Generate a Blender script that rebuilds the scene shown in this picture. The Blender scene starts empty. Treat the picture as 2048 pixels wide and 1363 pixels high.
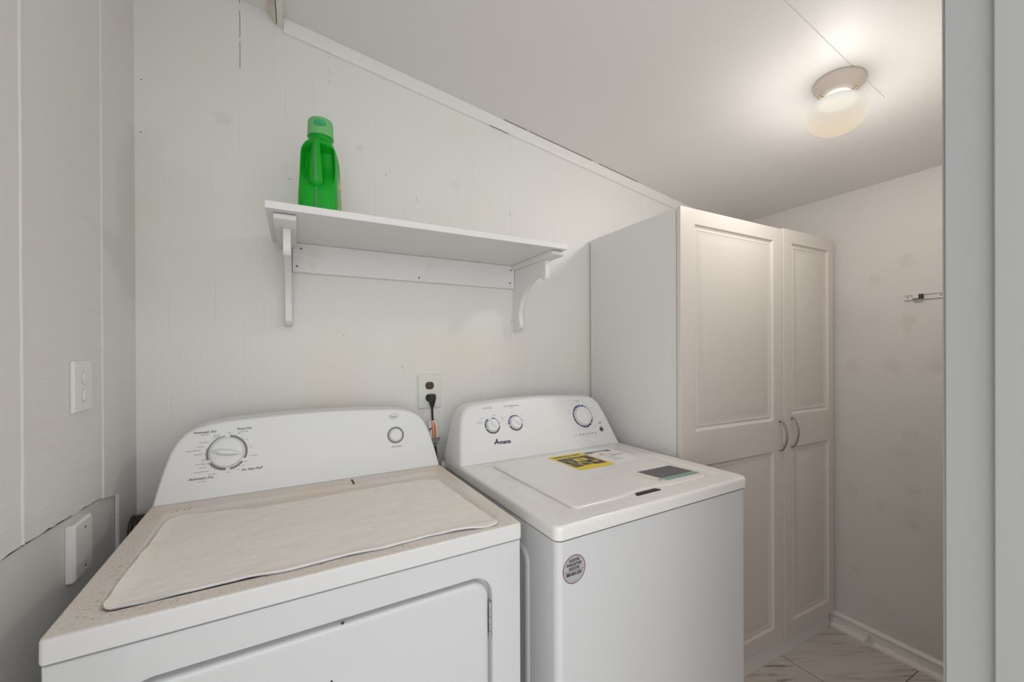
import bpy, bmesh, math, random
from mathutils import Vector, Matrix
random.seed(7)
PI = math.pi
SC = bpy.context.scene
COL = SC.collection

# ------------------------------------------------------------------ camera
CX, CY, CZ = 0.4032, -1.5122, 1.3008
YAW, PITCH, ROLL = math.radians(27.9441), math.radians(-0.1243), math.radians(-0.2572)
F = 813.1 / 2048 * 36.0
cam = bpy.data.cameras.new('camera'); cam_o = bpy.data.objects.new('camera', cam); COL.objects.link(cam_o)
cam.sensor_width = 36.0; cam.lens = F; cam.clip_start = 0.02; cam.clip_end = 60
cam.shift_x = -1.77 / 2048; cam.shift_y = 24.09 / 2048
fw = Vector((math.sin(YAW) * math.cos(PITCH), math.cos(YAW) * math.cos(PITCH), math.sin(PITCH)))
rt = Vector((math.cos(YAW), -math.sin(YAW), 0)); up = rt.cross(fw)
r2 = rt * math.cos(ROLL) + up * math.sin(ROLL); u2 = -rt * math.sin(ROLL) + up * math.cos(ROLL)
cam_o.matrix_world = Matrix(((r2.x, u2.x, -fw.x, CX), (r2.y, u2.y, -fw.y, CY), (r2.z, u2.z, -fw.z, CZ), (0, 0, 0, 1)))
SC.camera = cam_o

# ------------------------------------------------------------------ world, lights, exposure
w = bpy.data.worlds.new('world'); SC.world = w; w.use_nodes = True
bg = w.node_tree.nodes['Background']; bg.inputs[0].default_value = (0.97, 0.98, 1.0, 1); bg.inputs[1].default_value = 1.15
SC.view_settings.view_transform = 'Standard'; SC.view_settings.look = 'None'
SC.view_settings.gamma = 1.0; SC.view_settings.use_curve_mapping = False
SC.view_settings.exposure = 0.12
def area(name, loc, rot, sx, sy, power, col):
    l = bpy.data.lights.new(name, 'AREA'); l.shape = 'RECTANGLE'; l.size = sx; l.size_y = sy; l.energy = power; l.color = col
    o = bpy.data.objects.new(name, l); COL.objects.link(o); o.location = loc; o.rotation_euler = rot; return o
# daylight from the room the doorway opens to, and an added side fill
area('window_daylight', (-0.3, -4.2, 1.45), (math.radians(92), 0, math.radians(-12)), 2.6, 1.9, 19, (0.95, 0.98, 1.0))
area('side_fill', (-1.9, -3.0, 1.3), (math.radians(96), 0, math.radians(-62)), 1.8, 1.8, 20, (1.0, 0.98, 0.96))  # added fill light, lifts the right side of the room
LAMP_POWER = 24.0

# ------------------------------------------------------------------ materials
def nt(m):
    m.use_nodes = True
    return m.node_tree.nodes, m.node_tree.links
def mat(name, col, rough=0.5, metal=0.0, bump=None, spec=0.5, coat=0.0, trans=0.0, var=None, sss=0.0):
    """bump=(scale vec, strength, distance); var=(colour, scale vec, lo, hi)"""
    m = bpy.data.materials.new(name); N, L = nt(m); b = N['Principled BSDF']
    b.inputs['Base Color'].default_value = (*col, 1); b.inputs['Roughness'].default_value = rough
    b.inputs['Metallic'].default_value = metal; b.inputs['Specular IOR Level'].default_value = spec
    b.inputs['Coat Weight'].default_value = coat; b.inputs['Coat Roughness'].default_value = 0.08
    b.inputs['Transmission Weight'].default_value = trans
    m['b'] = 1
    if bump or var:
        tc = N.new('ShaderNodeTexCoord')
    def noise(sc, det=4, ro=0.55):
        mp = N.new('ShaderNodeMapping'); mp.inputs['Scale'].default_value = sc
        L.new(tc.outputs['Object'], mp.inputs[0])
        n = N.new('ShaderNodeTexNoise'); n.inputs['Scale'].default_value = 1.0; n.inputs['Detail'].default_value = det
        n.inputs['Roughness'].default_value = ro
        L.new(mp.outputs[0], n.inputs['Vector']); return n.outputs[0]
    if bump:
        bs = bump if isinstance(bump, list) else [bump]
        prev = None
        for sc, st, di in bs:
            bp = N.new('ShaderNodeBump'); bp.inputs['Strength'].default_value = st; bp.inputs['Distance'].default_value = di
            L.new(noise(sc), bp.inputs['Height'])
            if prev: L.new(prev, bp.inputs['Normal'])
            prev = bp.outputs[0]
        L.new(prev, b.inputs['Normal'])
    if var:
        vs = var if isinstance(var, list) else [var]
        cur = None
        for vc, sc, lo, hi in vs:
            r = N.new('ShaderNodeMapRange'); r.inputs[1].default_value = lo; r.inputs[2].default_value = hi
            r.interpolation_type = 'SMOOTHSTEP'
            L.new(noise(sc), r.inputs[0])
            mx = N.new('ShaderNodeMix'); mx.data_type = 'RGBA'
            if cur is None: mx.inputs[6].default_value = (*col, 1)
            else: L.new(cur, mx.inputs[6])
            mx.inputs[7].default_value = (*vc, 1); L.new(r.outputs[0], mx.inputs[0]); cur = mx.outputs[2]
        L.new(cur, b.inputs['Base Color'])
    return m
def overlay(m, masks, col):
    """mix col over the base colour where max of the masks; masks built by callables(N, L, objcoord)"""
    N, L = nt(m); b = N['Principled BSDF']; tc = N.new('ShaderNodeTexCoord')
    cur = None
    for f in masks:
        o = f(N, L, tc.outputs['Object'])
        if cur is None: cur = o
        else:
            a = N.new('ShaderNodeMath'); a.operation = 'MAXIMUM'; L.new(cur, a.inputs[0]); L.new(o, a.inputs[1]); cur = a.outputs[0]
    mx = N.new('ShaderNodeMix'); mx.data_type = 'RGBA'
    inp = b.inputs['Base Color']
    if inp.links: L.new(inp.links[0].from_socket, mx.inputs[6])
    else: mx.inputs[6].default_value = inp.default_value
    mx.inputs[7].default_value = (*col, 1); L.new(cur, mx.inputs[0]); L.new(mx.outputs[2], inp)
def mth(N, L, op, a, b=None):
    n = N.new('ShaderNodeMath'); n.operation = op
    for i, x in enumerate((a, b)):
        if x is None: continue
        if isinstance(x, (int, float)): n.inputs[i].default_value = x
        else: L.new(x, n.inputs[i])
    return n.outputs[0]
def nz(N, L, co, sc, det=3):
    mp = N.new('ShaderNodeMapping'); mp.inputs['Scale'].default_value = sc; L.new(co, mp.inputs[0])
    n = N.new('ShaderNodeTexNoise'); n.inputs['Scale'].default_value = 1; n.inputs['Detail'].default_value = det
    L.new(mp.outputs[0], n.inputs['Vector']); return n.outputs[0]
def smooth(N, L, x, lo, hi):
    r = N.new('ShaderNodeMapRange'); r.interpolation_type = 'SMOOTHSTEP'; r.inputs[1].default_value = lo; r.inputs[2].default_value = hi
    L.new(x, r.inputs[0]); return r.outputs[0]
def crack(axis, v, wd, zlo, zhi, amt, nsc=14, lo=0.45, hi=0.6):
    def f(N, L, co):
        s = N.new('ShaderNodeSeparateXYZ'); L.new(co, s.inputs[0])
        wob = mth(N, L, 'MULTIPLY', mth(N, L, 'SUBTRACT', nz(N, L, co, (1, 1, 5)), 0.5), 0.006)
        d = mth(N, L, 'ABSOLUTE', mth(N, L, 'SUBTRACT', mth(N, L, 'ADD', s.outputs[axis], wob), v))
        m = mth(N, L, 'LESS_THAN', d, wd)
        z = s.outputs[2] if axis != 2 else s.outputs[0]
        m = mth(N, L, 'MULTIPLY', m, mth(N, L, 'GREATER_THAN', z, zlo)); m = mth(N, L, 'MULTIPLY', m, mth(N, L, 'LESS_THAN', z, zhi))
        m = mth(N, L, 'MULTIPLY', m, smooth(N, L, nz(N, L, co, (nsc, nsc, nsc)), lo, hi))
        return mth(N, L, 'MULTIPLY', m, amt)
    return f
def blob(p, r, amt, nsc=60):
    def f(N, L, co):
        d = N.new('ShaderNodeVectorMath'); d.operation = 'DISTANCE'; L.new(co, d.inputs[0]); d.inputs[1].default_value = p
        n = nz(N, L, co, (nsc, nsc, nsc), 4)
        q = mth(N, L, 'ADD', d.outputs['Value'], mth(N, L, 'MULTIPLY', mth(N, L, 'SUBTRACT', n, 0.5), r * 1.6))
        return mth(N, L, 'MULTIPLY', smooth(N, L, q, r, r * 0.3), amt)
    return f
def specks(scale, thr, amt, sel=0.5, seld=3.0):
    def f(N, L, co):
        v = N.new('ShaderNodeTexVoronoi'); v.inputs['Scale'].default_value = scale; L.new(co, v.inputs['Vector'])
        m = mth(N, L, 'LESS_THAN', v.outputs['Distance'], thr)
        s = N.new('ShaderNodeSeparateColor'); L.new(v.outputs['Color'], s.inputs[0])
        m = mth(N, L, 'MULTIPLY', m, mth(N, L, 'GREATER_THAN', s.outputs[0], sel))
        return mth(N, L, 'MULTIPLY', m, amt)
    return f

M = {}
M['wall'] = mat('painted_panelling', (0.80, 0.795, 0.77), 0.5, bump=[((70, 70, 1.6), 0.15, 0.004), ((6, 6, 6), 0.1, 0.01)],
    var=[((0.80, 0.75, 0.72), (2.2, 2.2, 2.2), 0.5, 0.75), ((0.80, 0.77, 0.67), (1.3, 1.3, 2.0), 0.50, 0.75), ((0.70, 0.68, 0.65), (110, 110, 1.2), 0.63, 0.76)])
overlay(M['wall'], [crack(0, 0.2505, 0.0009, 2.18, 2.42, 0.95, 25, 0.42, 0.5), crack(0, 0.505, 0.0006, 2.20, 2.31, 0.8, 40, 0.45, 0.55),
    crack(0, 1.197, 0.0008, 1.1, 2.19, 0.35, 9, 0.4, 0.6), crack(0, 1.268, 0.0006, 1.7, 2.2, 0.25, 7, 0.45, 0.6),
    crack(0, 0.185, 0.0006, 0.9, 1.7, 0.2, 7, 0.45, 0.6), crack(0, 0.375, 0.0006, 1.4, 2.4, 0.18, 6, 0.45, 0.6), specks(7, 0.010, 0.6, 0.45)], (0.16, 0.12, 0.09))
overlay(M['wall'], [blob((0.205, 0.0, 2.02), 0.03, 0.16, 30), blob((0.60, 0.0, 2.02), 0.02, 0.2, 40), blob((0.95, 0.0, 1.95), 0.03, 0.12, 40)], (0.62, 0.42, 0.30))
M['wall_left'] = mat('brushed_painted_board', (0.74, 0.725, 0.70), 0.45, bump=[((9, 9, 130), 0.2, 0.004), ((5, 5, 5), 0.15, 0.01)],
    var=[((0.71, 0.69, 0.66), (8, 5, 90), 0.52, 0.8)])
overlay(M['wall_left'], [specks(14, 0.022, 0.6, 0.5)], (0.2, 0.15, 0.11))
M['drywall'] = mat('smooth_painted_drywall', (0.70, 0.685, 0.66), 0.45, bump=((40, 40, 40), 0.05, 0.003))
M['wall_right'] = mat('painted_plaster', (0.66, 0.635, 0.605), 0.5, bump=[((30, 30, 30), 0.12, 0.004)], var=[((0.61, 0.585, 0.555), (3, 3, 3), 0.5, 0.75)])
PATCH = [(-0.785, 1.677, .035), (-0.674, 1.611, .03), (-0.785, 1.427, .045), (-0.785, 1.385, .028), (-0.59, 1.229, .04), (-0.734, 1.233, .042), (-0.867, 1.231, .035),
    (-0.80, 0.949, .04), (-0.801, 0.721, .03), (-0.593, 0.66, .035), (-0.70, 0.62, .03), (-0.80, 0.58, .03), (-0.6, 0.3, .02)]
overlay(M['wall_right'], [blob((2.655, y, z), r, 0.42, 38) for y, z, r in PATCH], (0.55, 0.52, 0.45))
overlay(M['wall_right'], [specks(13, 0.028, 0.75, 0.62)], (0.13, 0.10, 0.08))
M['ceiling'] = mat('satin_ceiling_panel', (0.84, 0.82, 0.80), 0.52, bump=[((10, 55, 10), 0.07, 0.004), ((160, 160, 160), 0.1, 0.002)])
overlay(M['ceiling'], [specks(6, 0.012, 0.5, 0.6)], (0.35, 0.3, 0.25))
M['trim'] = mat('gloss_trim_paint', (0.82, 0.81, 0.79), 0.35, bump=((12, 12, 12), 0.08, 0.004))
M['trim_old'] = mat('aged_trim_paint', (0.74, 0.67, 0.60), 0.45, var=((0.62, 0.53, 0.44), (14, 14, 14), 0.5, 0.7))
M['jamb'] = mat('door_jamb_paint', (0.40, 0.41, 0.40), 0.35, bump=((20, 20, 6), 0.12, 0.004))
M['baseboard'] = mat('baseboard_paint', (0.76, 0.73, 0.70), 0.35)
overlay(M['baseboard'], [blob((2.636, -0.66, 0.02), 0.022, 0.5, 60), specks(22, 0.05, 0.7, 0.8)], (0.30, 0.22, 0.15))
M['dark'] = mat('dark_gap', (0.03, 0.025, 0.022), 0.7)
M['hole'] = mat('hole_and_shade_dark', (0.06, 0.05, 0.045), 0.7)
M['enamel'] = mat('white_enamel', (0.66, 0.665, 0.67), 0.22, coat=0.35)
M['plastic'] = mat('white_console_plastic', (0.80, 0.81, 0.805), 0.40, coat=0.08)
M['dryer_top'] = mat('dusty_enamel', (0.72, 0.72, 0.715), 0.33, coat=0.1,
    )
def on_top(mask):
    def f(N, L, co):
        s = N.new('ShaderNodeSeparateXYZ'); L.new(co, s.inputs[0])
        return mth(N, L, 'MULTIPLY', mask(N, L, co), smooth(N, L, s.outputs[2], 0.9215, 0.9245) if True else None)
    return f
def in_well(N, L, co):
    s = N.new('ShaderNodeSeparateXYZ'); L.new(co, s.inputs[0]); return mth(N, L, 'GREATER_THAN', s.outputs[2], 0.916)
def dust_and_lamp_tint(N, L, co):  # real dust, plus lamp warmth painted into the beige of the top
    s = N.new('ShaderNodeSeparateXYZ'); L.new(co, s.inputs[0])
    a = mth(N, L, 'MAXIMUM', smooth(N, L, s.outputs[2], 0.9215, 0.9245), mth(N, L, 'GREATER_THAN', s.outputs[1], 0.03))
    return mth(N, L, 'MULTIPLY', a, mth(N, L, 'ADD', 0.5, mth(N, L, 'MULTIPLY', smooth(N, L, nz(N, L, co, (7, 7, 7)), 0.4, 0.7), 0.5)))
overlay(M['dryer_top'], [dust_and_lamp_tint], (0.73, 0.63, 0.53))
overlay(M['dryer_top'], [on_top(lambda N, L, co: mth(N, L, 'MULTIPLY', smooth(N, L, nz(N, L, co, (260, 260, 260)), 0.57, 0.68), 0.55))], (0.52, 0.42, 0.32))
def rust_band(N, L, co):
    s = N.new('ShaderNodeSeparateXYZ'); L.new(co, s.inputs[0])
    dx = mth(N, L, 'ABSOLUTE', mth(N, L, 'SUBTRACT', s.outputs[0], 0.373)); dy = mth(N, L, 'ABSOLUTE', mth(N, L, 'SUBTRACT', s.outputs[1], 0.245))
    ex = mth(N, L, 'SUBTRACT', dx, 0.346); ey = mth(N, L, 'SUBTRACT', dy, 0.223)
    e = mth(N, L, 'ABSOLUTE', mth(N, L, 'MAXIMUM', ex, ey))
    band = smooth(N, L, e, 0.022, 0.002)
    n = mth(N, L, 'ADD', nz(N, L, co, (190, 190, 190), 3), mth(N, L, 'MULTIPLY', mth(N, L, 'SUBTRACT', nz(N, L, co, (16, 16, 16), 3), 0.5), 0.45))
    top = mth(N, L, 'GREATER_THAN', s.outputs[2], 0.9225)
    return mth(N, L, 'MULTIPLY', mth(N, L, 'MULTIPLY', mth(N, L, 'MULTIPLY', band, smooth(N, L, n, 0.60, 0.70)), top), 0.8)
overlay(M['dryer_top'], [rust_band], (0.55, 0.31, 0.13))
overlay(M['dryer_top'], [on_top(specks(90, 0.10, 0.5, 0.86))], (0.42, 0.30, 0.20))
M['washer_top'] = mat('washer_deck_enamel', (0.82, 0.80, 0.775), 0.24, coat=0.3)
overlay(M['washer_top'], [blob((0.30, 0.20, 0.93), 0.02, 0.12, 60), blob((0.07, 0.36, 0.93), 0.03, 0.18, 90), blob((0.05, 0.27, 0.93), 0.02, 0.2, 90)], (0.45, 0.40, 0.35))
M['towel'] = mat('cotton_terry', (0.90, 0.855, 0.80), 0.95, spec=0.15, bump=[((900, 900, 900), 0.5, 0.0015), ((14, 22, 18), 0.6, 0.012)],
    var=[((0.90, 0.84, 0.76), (5, 5, 5), 0.5, 0.7)])
M['towel_hem'] = mat('blue_grey_hem', (0.55, 0.58, 0.66), 0.9)
M['lam'] = mat('white_laminate', (0.77, 0.755, 0.745), 0.4)
overlay(M['lam'], [specks(9, 0.016, 0.6, 0.7)], (0.2, 0.16, 0.13))
M['door'] = mat('thermofoil_door', (0.70, 0.655, 0.61), 0.36)
M['nickel'] = mat('brushed_nickel', (0.36, 0.32, 0.28), 0.33, 0.9)
M['chrome'] = mat('chrome_hinge', (0.65, 0.65, 0.66), 0.25, 1.0)
M['shelf'] = mat('white_shelf_paint', (0.80, 0.80, 0.785), 0.38)
overlay(M['shelf'], [blob((0.46, -0.018, 1.63), 0.03, 0.25, 50), blob((0.45, -0.018, 1.59), 0.02, 0.25, 60), blob((0.84, -0.018, 1.63), 0.02, 0.2, 60)], (0.62, 0.58, 0.45))
M['screw'] = mat('dark_screw', (0.18, 0.17, 0.16), 0.4, 0.7)
M['green'] = mat('green_hdpe', (0.002, 0.38, 0.016), 0.42, spec=0.3)
M['cap'] = mat('translucent_green_cap', (0.17, 0.50, 0.18), 0.35)
M['cap_dark'] = mat('deep_green_spout', (0.03, 0.36, 0.14), 0.35)
M['strip'] = mat('grey_level_strip', (0.13, 0.25, 0.17), 0.4)
M['label_b'] = mat('bottle_label_print', (0.18, 0.36, 0.12), 0.35, var=((0.55, 0.55, 0.10), (25, 25, 25), 0.55, 0.6))
M['ivory'] = mat('ivory_plate', (0.76, 0.78, 0.70), 0.3)
M['white_pl'] = mat('white_plate', (0.80, 0.785, 0.77), 0.35)
M['brown'] = mat('brown_receptacle', (0.075, 0.045, 0.035), 0.4)
M['black'] = mat('black_rubber', (0.012, 0.012, 0.014), 0.42)
M['duct'] = mat('dark_brown_duct', (0.028, 0.022, 0.014), 0.25)
M['paper'] = mat('white_tag_paper', (0.74, 0.74, 0.72), 0.6)
M['orange'] = mat('orange_stripe', (0.75, 0.17, 0.04), 0.5)
M['foil'] = mat('grey_printed_tag', (0.42, 0.43, 0.40), 0.5, var=((0.12, 0.12, 0.11), (260, 260, 260), 0.5, 0.56))
M['grey_print'] = mat('grey_print', (0.19, 0.17, 0.165), 0.4)
M['black_print'] = mat('black_print', (0.035, 0.035, 0.04), 0.4)
M['soft_print'] = mat('light_grey_print', (0.33, 0.32, 0.33), 0.4)
M['blue_print'] = mat('blue_print', (0.06, 0.07, 0.22), 0.4)
M['navy'] = mat('navy_badge', (0.03, 0.03, 0.13), 0.35)
M['olive'] = mat('olive_print', (0.10, 0.09, 0.075), 0.4)
M['yellow'] = mat('yellow_sticker', (0.84, 0.62, 0.02), 0.4)
M['white_st'] = mat('white_sticker', (0.83, 0.81, 0.78), 0.45)
M['cream_st'] = mat('cream_sticker', (0.77, 0.72, 0.62), 0.5)
M['char_st'] = mat('charcoal_sticker', (0.075, 0.075, 0.08), 0.35)
M['teal_st'] = mat('teal_band', (0.24, 0.38, 0.33), 0.4)
M['silver_st'] = mat('silver_sticker', (0.42, 0.42, 0.43), 0.4)
M['maroon'] = mat('maroon_print', (0.24, 0.03, 0.09), 0.4)
M['wire'] = mat('white_coated_metal', (0.68, 0.66, 0.62), 0.3)
M['pan'] = mat('cream_lamp_pan', (0.70, 0.62, 0.55), 0.45)
M['brass'] = mat('brass_screw', (0.55, 0.38, 0.2), 0.35, 0.9)

# opal glass globe, glowing more towards the bulb at its neck
gm = bpy.data.materials.new('lit_opal_glass'); N, L = nt(gm); b = N['Principled BSDF']
N.remove(b); b = N.new('ShaderNodeEmission')
tc = N.new('ShaderNodeTexCoord'); s = N.new('ShaderNodeSeparateXYZ'); L.new(tc.outputs['Object'], s.inputs[0])
r = N.new('ShaderNodeMapRange'); r.inputs[1].default_value = -0.165; r.inputs[2].default_value = -0.045; L.new(s.outputs[2], r.inputs[0])
cr = N.new('ShaderNodeValToRGB'); L.new(r.outputs[0], cr.inputs[0])
cr.color_ramp.elements[0].color = (0.78, 0.60, 0.42, 1); cr.color_ramp.elements[1].color = (1.0, 0.97, 0.90, 1); cr.color_ramp.elements[1].position = 0.8
e = cr.color_ramp.elements.new(0.4); e.color = (0.86, 0.78, 0.64, 1)
st = N.new('ShaderNodeMapRange'); st.inputs[1].default_value = 0.35; st.inputs[2].default_value = 1.0
st.inputs[3].default_value = 0.88; st.inputs[4].default_value = 0.98; L.new(r.outputs[0], st.inputs[0])
L.new(cr.outputs[0], b.inputs['Color']); L.new(st.outputs[0], b.inputs['Strength'])
tr = N.new('ShaderNodeBsdfTransparent'); 
# transparency is cut towards the neck, added to hold back light on the ceiling
dz = N.new('ShaderNodeMapRange'); dz.inputs[1].default_value = -0.115; dz.inputs[2].default_value = -0.060; dz.inputs[3].default_value = 1.0; dz.inputs[4].default_value = 0.10
dz.interpolation_type = 'SMOOTHSTEP'; L.new(s.outputs[2], dz.inputs[0]); L.new(dz.outputs[0], tr.inputs[0])
ms = N.new('ShaderNodeMixShader'); ms.inputs[0].default_value = 0.35
fo = N.new('ShaderNodeMapRange'); fo.inputs[1].default_value = -0.061; fo.inputs[2].default_value = -0.066; fo.inputs[3].default_value = 0.0; fo.inputs[4].default_value = 0.35
L.new(s.outputs[2], fo.inputs[0]); L.new(fo.outputs[0], ms.inputs[0])
L.new(b.outputs[0], ms.inputs[1]); L.new(tr.outputs[0], ms.inputs[2]); L.new(ms.outputs[0], N['Material Output'].inputs['Surface'])
M['globe'] = gm

# floor : marble-look tiles
fm = bpy.data.materials.new('marble_look_tile'); N, L = nt(fm); b = N['Principled BSDF']; b.inputs['Roughness'].default_value = 0.35
tc = N.new('ShaderNodeTexCoord'); mp = N.new('ShaderNodeMapping'); mp.inputs['Scale'].default_value = (2.0, 20, 1)
mr = N.new('ShaderNodeMapping'); mr.inputs['Rotation'].default_value = (0, 0, math.radians(27)); L.new(tc.outputs['Object'], mr.inputs[0])
L.new(mr.outputs[0], mp.inputs[0]); n = N.new('ShaderNodeTexNoise'); n.inputs['Scale'].default_value = 1.3; n.inputs['Detail'].default_value = 9; n.inputs['Distortion'].default_value = 1.0; n.inputs['Roughness'].default_value = 0.62
L.new(mp.outputs[0], n.inputs['Vector']); cr = N.new('ShaderNodeValToRGB'); L.new(n.outputs[0], cr.inputs[0])
cr.color_ramp.elements[0].position = 0.34; cr.color_ramp.elements[0].color = (0.24, 0.20, 0.17, 1)
cr.color_ramp.elements[1].position = 0.56; cr.color_ramp.elements[1].color = (0.62, 0.575, 0.525, 1)
e = cr.color_ramp.elements.new(0.43); e.color = (0.53, 0.485, 0.435, 1)
L.new(cr.outputs[0], b.inputs['Base Color'])
def grid(v0, step, axis):
    def f(N, L, co):
        s = N.new('ShaderNodeSeparateXYZ'); L.new(co, s.inputs[0])
        q = mth(N, L, 'DIVIDE', mth(N, L, 'SUBTRACT', s.outputs[axis], v0), step)
        q = mth(N, L, 'ABSOLUTE', mth(N, L, 'SUBTRACT', q, mth(N, L, 'ROUND', q)))
        return mth(N, L, 'LESS_THAN', q, 0.0016 / step)
    return f
overlay(fm, [grid(2.225, 0.61, 0), grid(-0.825, 0.61, 1)], (0.10, 0.07, 0.05))
M['floor'] = fm

# ------------------------------------------------------------------ mesh helpers
def box(bm, x0, y0, z0, x1, y1, z1, mi=0):
    v = [bm.verts.new(p) for p in ((x0, y0, z0), (x1, y0, z0), (x1, y1, z0), (x0, y1, z0), (x0, y0, z1), (x1, y0, z1), (x1, y1, z1), (x0, y1, z1))]
    for f in ((3, 2, 1, 0), (4, 5, 6, 7), (0, 1, 5, 4), (1, 2, 6, 5), (2, 3, 7, 6), (3, 0, 4, 7)):
        bm.faces.new([v[i] for i in f]).material_index = mi
    return v
def loft(bm, loops, cap0=True, cap1=True, mi=0, closed=True):
    R = [[bm.verts.new(p) for p in lp] for lp in loops]; n = len(R[0])
    for a, c in zip(R, R[1:]):
        for i in range(n if closed else n - 1):
            j = (i + 1) % n
            bm.faces.new((a[i], a[j], c[j], c[i])).material_index = mi
    if cap0: bm.faces.new(R[0][::-1]).material_index = mi
    if cap1: bm.faces.new(R[-1]).material_index = mi
    return R
def rrect(x0, y0, x1, y1, r, n=6):
    P = []
    for cx, cy, a0 in ((x1 - r, y1 - r, 0), (x0 + r, y1 - r, PI / 2), (x0 + r, y0 + r, PI), (x1 - r, y0 + r, 1.5 * PI)):
        for i in range(n + 1):
            a = a0 + PI / 2 * i / n; P.append((cx + r * math.cos(a), cy + r * math.sin(a)))
    return P
def circ(cx, cy, r, n=32, ry=None): return [(cx + r * math.cos(2 * PI * i / n), cy + (ry or r) * math.sin(2 * PI * i / n)) for i in range(n)]
def lathe(bm, prof, n=40, c=(0, 0, 0), M_=None, mi=0):
    loops = []
    for r, z in prof:
        lp = [Vector((c[0] + r * math.cos(2 * PI * i / n), c[1] + r * math.sin(2 * PI * i / n), c[2] + z)) for i in range(n)]
        if M_: lp = [M_ @ p for p in lp]
        loops.append(lp)
    return loft(bm, loops, mi=mi)
def tube(bm, pts, r, n=12, mi=0, rx=None):
    pts = [Vector(p) for p in pts]; loops = []; ref = None
    for i, p in enumerate(pts):
        t = (pts[min(i + 1, len(pts) - 1)] - pts[max(i - 1, 0)]).normalized()
        if ref is None: ref = t.orthogonal().normalized()
        ref = (ref - t * ref.dot(t)).normalized(); bi = t.cross(ref)
        rr = r[i] if isinstance(r, (list, tuple)) else r
        loops.append([p + ref * rr * math.cos(2 * PI * k / n) + bi * rr * math.sin(2 * PI * k / n) for k in range(n)])
    return loft(bm, loops, mi=mi)
def spline(P, k=8):
    P = [Vector(p) for p in P]; out = []
    for i in range(len(P) - 1):
        a, b_, c, d = P[max(i - 1, 0)], P[i], P[i + 1], P[min(i + 2, len(P) - 1)]
        for j in range(k):
            t = j / k
            out.append(0.5 * ((2 * b_) + (c - a) * t + (2 * a - 5 * b_ + 4 * c - d) * t * t + (3 * b_ - a - 3 * c + d) * t ** 3))
    out.append(P[-1]); return out
def prism(bm, poly, f0, f1, mi=0):
    """poly: 2D list; f0,f1 map (u,v)->3D for the two ends"""
    a = [bm.verts.new(f0(u, v)) for u, v in poly]; c = [bm.verts.new(f1(u, v)) for u, v in poly]; n = len(poly)
    bm.faces.new(a[::-1]).material_index = mi; bm.faces.new(c).material_index = mi
    for i in range(n):
        j = (i + 1) % n; bm.faces.new((a[i], a[j], c[j], c[i])).material_index = mi
def sheet(bm, poly, f, th=0.0004, nrm=None, mi=0):
    """thin raised print: top face plus rim"""
    nrm = Vector(nrm)
    a = [bm.verts.new(Vector(f(u, v)) + nrm * th) for u, v in poly]
    c = [bm.verts.new(Vector(f(u, v))) for u, v in poly]
    bm.faces.new(a).material_index = mi
    for i in range(len(poly)):
        j = (i + 1) % len(poly); bm.faces.new((a[i], c[i], c[j], a[j])).material_index = mi
def obj(name, bm, m, parent=None, bevel=0, seg=3, angle=32, recalc=True, sub=0):
    if recalc: bmesh.ops.recalc_face_normals(bm, faces=bm.faces[:])
    me = bpy.data.meshes.new(name); bm.to_mesh(me); bm.free()
    for p in me.polygons: p.use_smooth = True
    me.set_sharp_from_angle(angle=math.radians(angle))
    for q in (m if isinstance(m, (list, tuple)) else [m]): me.materials.append(M[q])
    o = bpy.data.objects.new(name, me); COL.objects.link(o)
    if parent: o.parent = parent
    if bevel:
        md = o.modifiers.new('bevel', 'BEVEL'); md.width = bevel; md.segments = seg; md.limit_method = 'ANGLE'; md.angle_limit = math.radians(40); md.harden_normals = True
    if recalc and not bevel:
        md = o.modifiers.new('weighted', 'WEIGHTED_NORMAL'); md.keep_sharp = True; md.weight = 60
    if sub:
        md = o.modifiers.new('sub', 'SUBSURF'); md.levels = sub; md.render_levels = sub
    return o
def B(): return bmesh.new()
def bx(name, m, x0, y0, z0, x1, y1, z1, parent=None, bevel=0, seg=3):
    bm = B(); box(bm, x0, y0, z0, x1, y1, z1); return obj(name, bm, m, parent, bevel, seg)
def thing(name, label, cat, loc, rz=0, group=None):
    o = bpy.data.objects.new(name, None); COL.objects.link(o); o.empty_display_size = 0.1
    o.location = loc; o.rotation_euler = (0, 0, rz); o['label'] = label; o['category'] = cat
    if group: o['group'] = group
    return o
def struct(o, label=None):
    o['kind'] = 'structure'
    if label: o['label'] = label
    return o
def text_into(bm, specs, fmap, mi=0):
    """specs: (string, u, v, cap height, bold, shear, align, width factor); fmap(u,v)->3D"""
    for sp in specs:
        s_, u, v, h = sp[:4]; bold = sp[4] if len(sp) > 4 else 0; shear = sp[5] if len(sp) > 5 else 0
        al = sp[6] if len(sp) > 6 else 'CENTER'; wf = sp[7] if len(sp) > 7 else 1.0
        cu = bpy.data.curves.new('t', 'FONT'); cu.body = s_; cu.size = 1; cu.align_x = al; cu.align_y = 'CENTER'; cu.shear = shear; cu.offset = bold; cu.resolution_u = 3
        ob = bpy.data.objects.new('t', cu); me = bpy.data.meshes.new_from_object(ob)
        sc = h / 0.70
        vs = [bm.verts.new(fmap(u + p.co.x * sc * wf, v + p.co.y * sc)) for p in me.vertices]
        for p in me.polygons:
            try: bm.faces.new([vs[i] for i in p.vertices]).material_index = mi
            except ValueError: pass
        bpy.data.objects.remove(ob); bpy.data.curves.remove(cu); bpy.data.meshes.remove(me)
def words(specs, fmap, m, parent, name='lettering'):
    for sp in specs:
        bm = B(); text_into(bm, [sp], fmap); obj(name, bm, m, parent, recalc=False)
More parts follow.
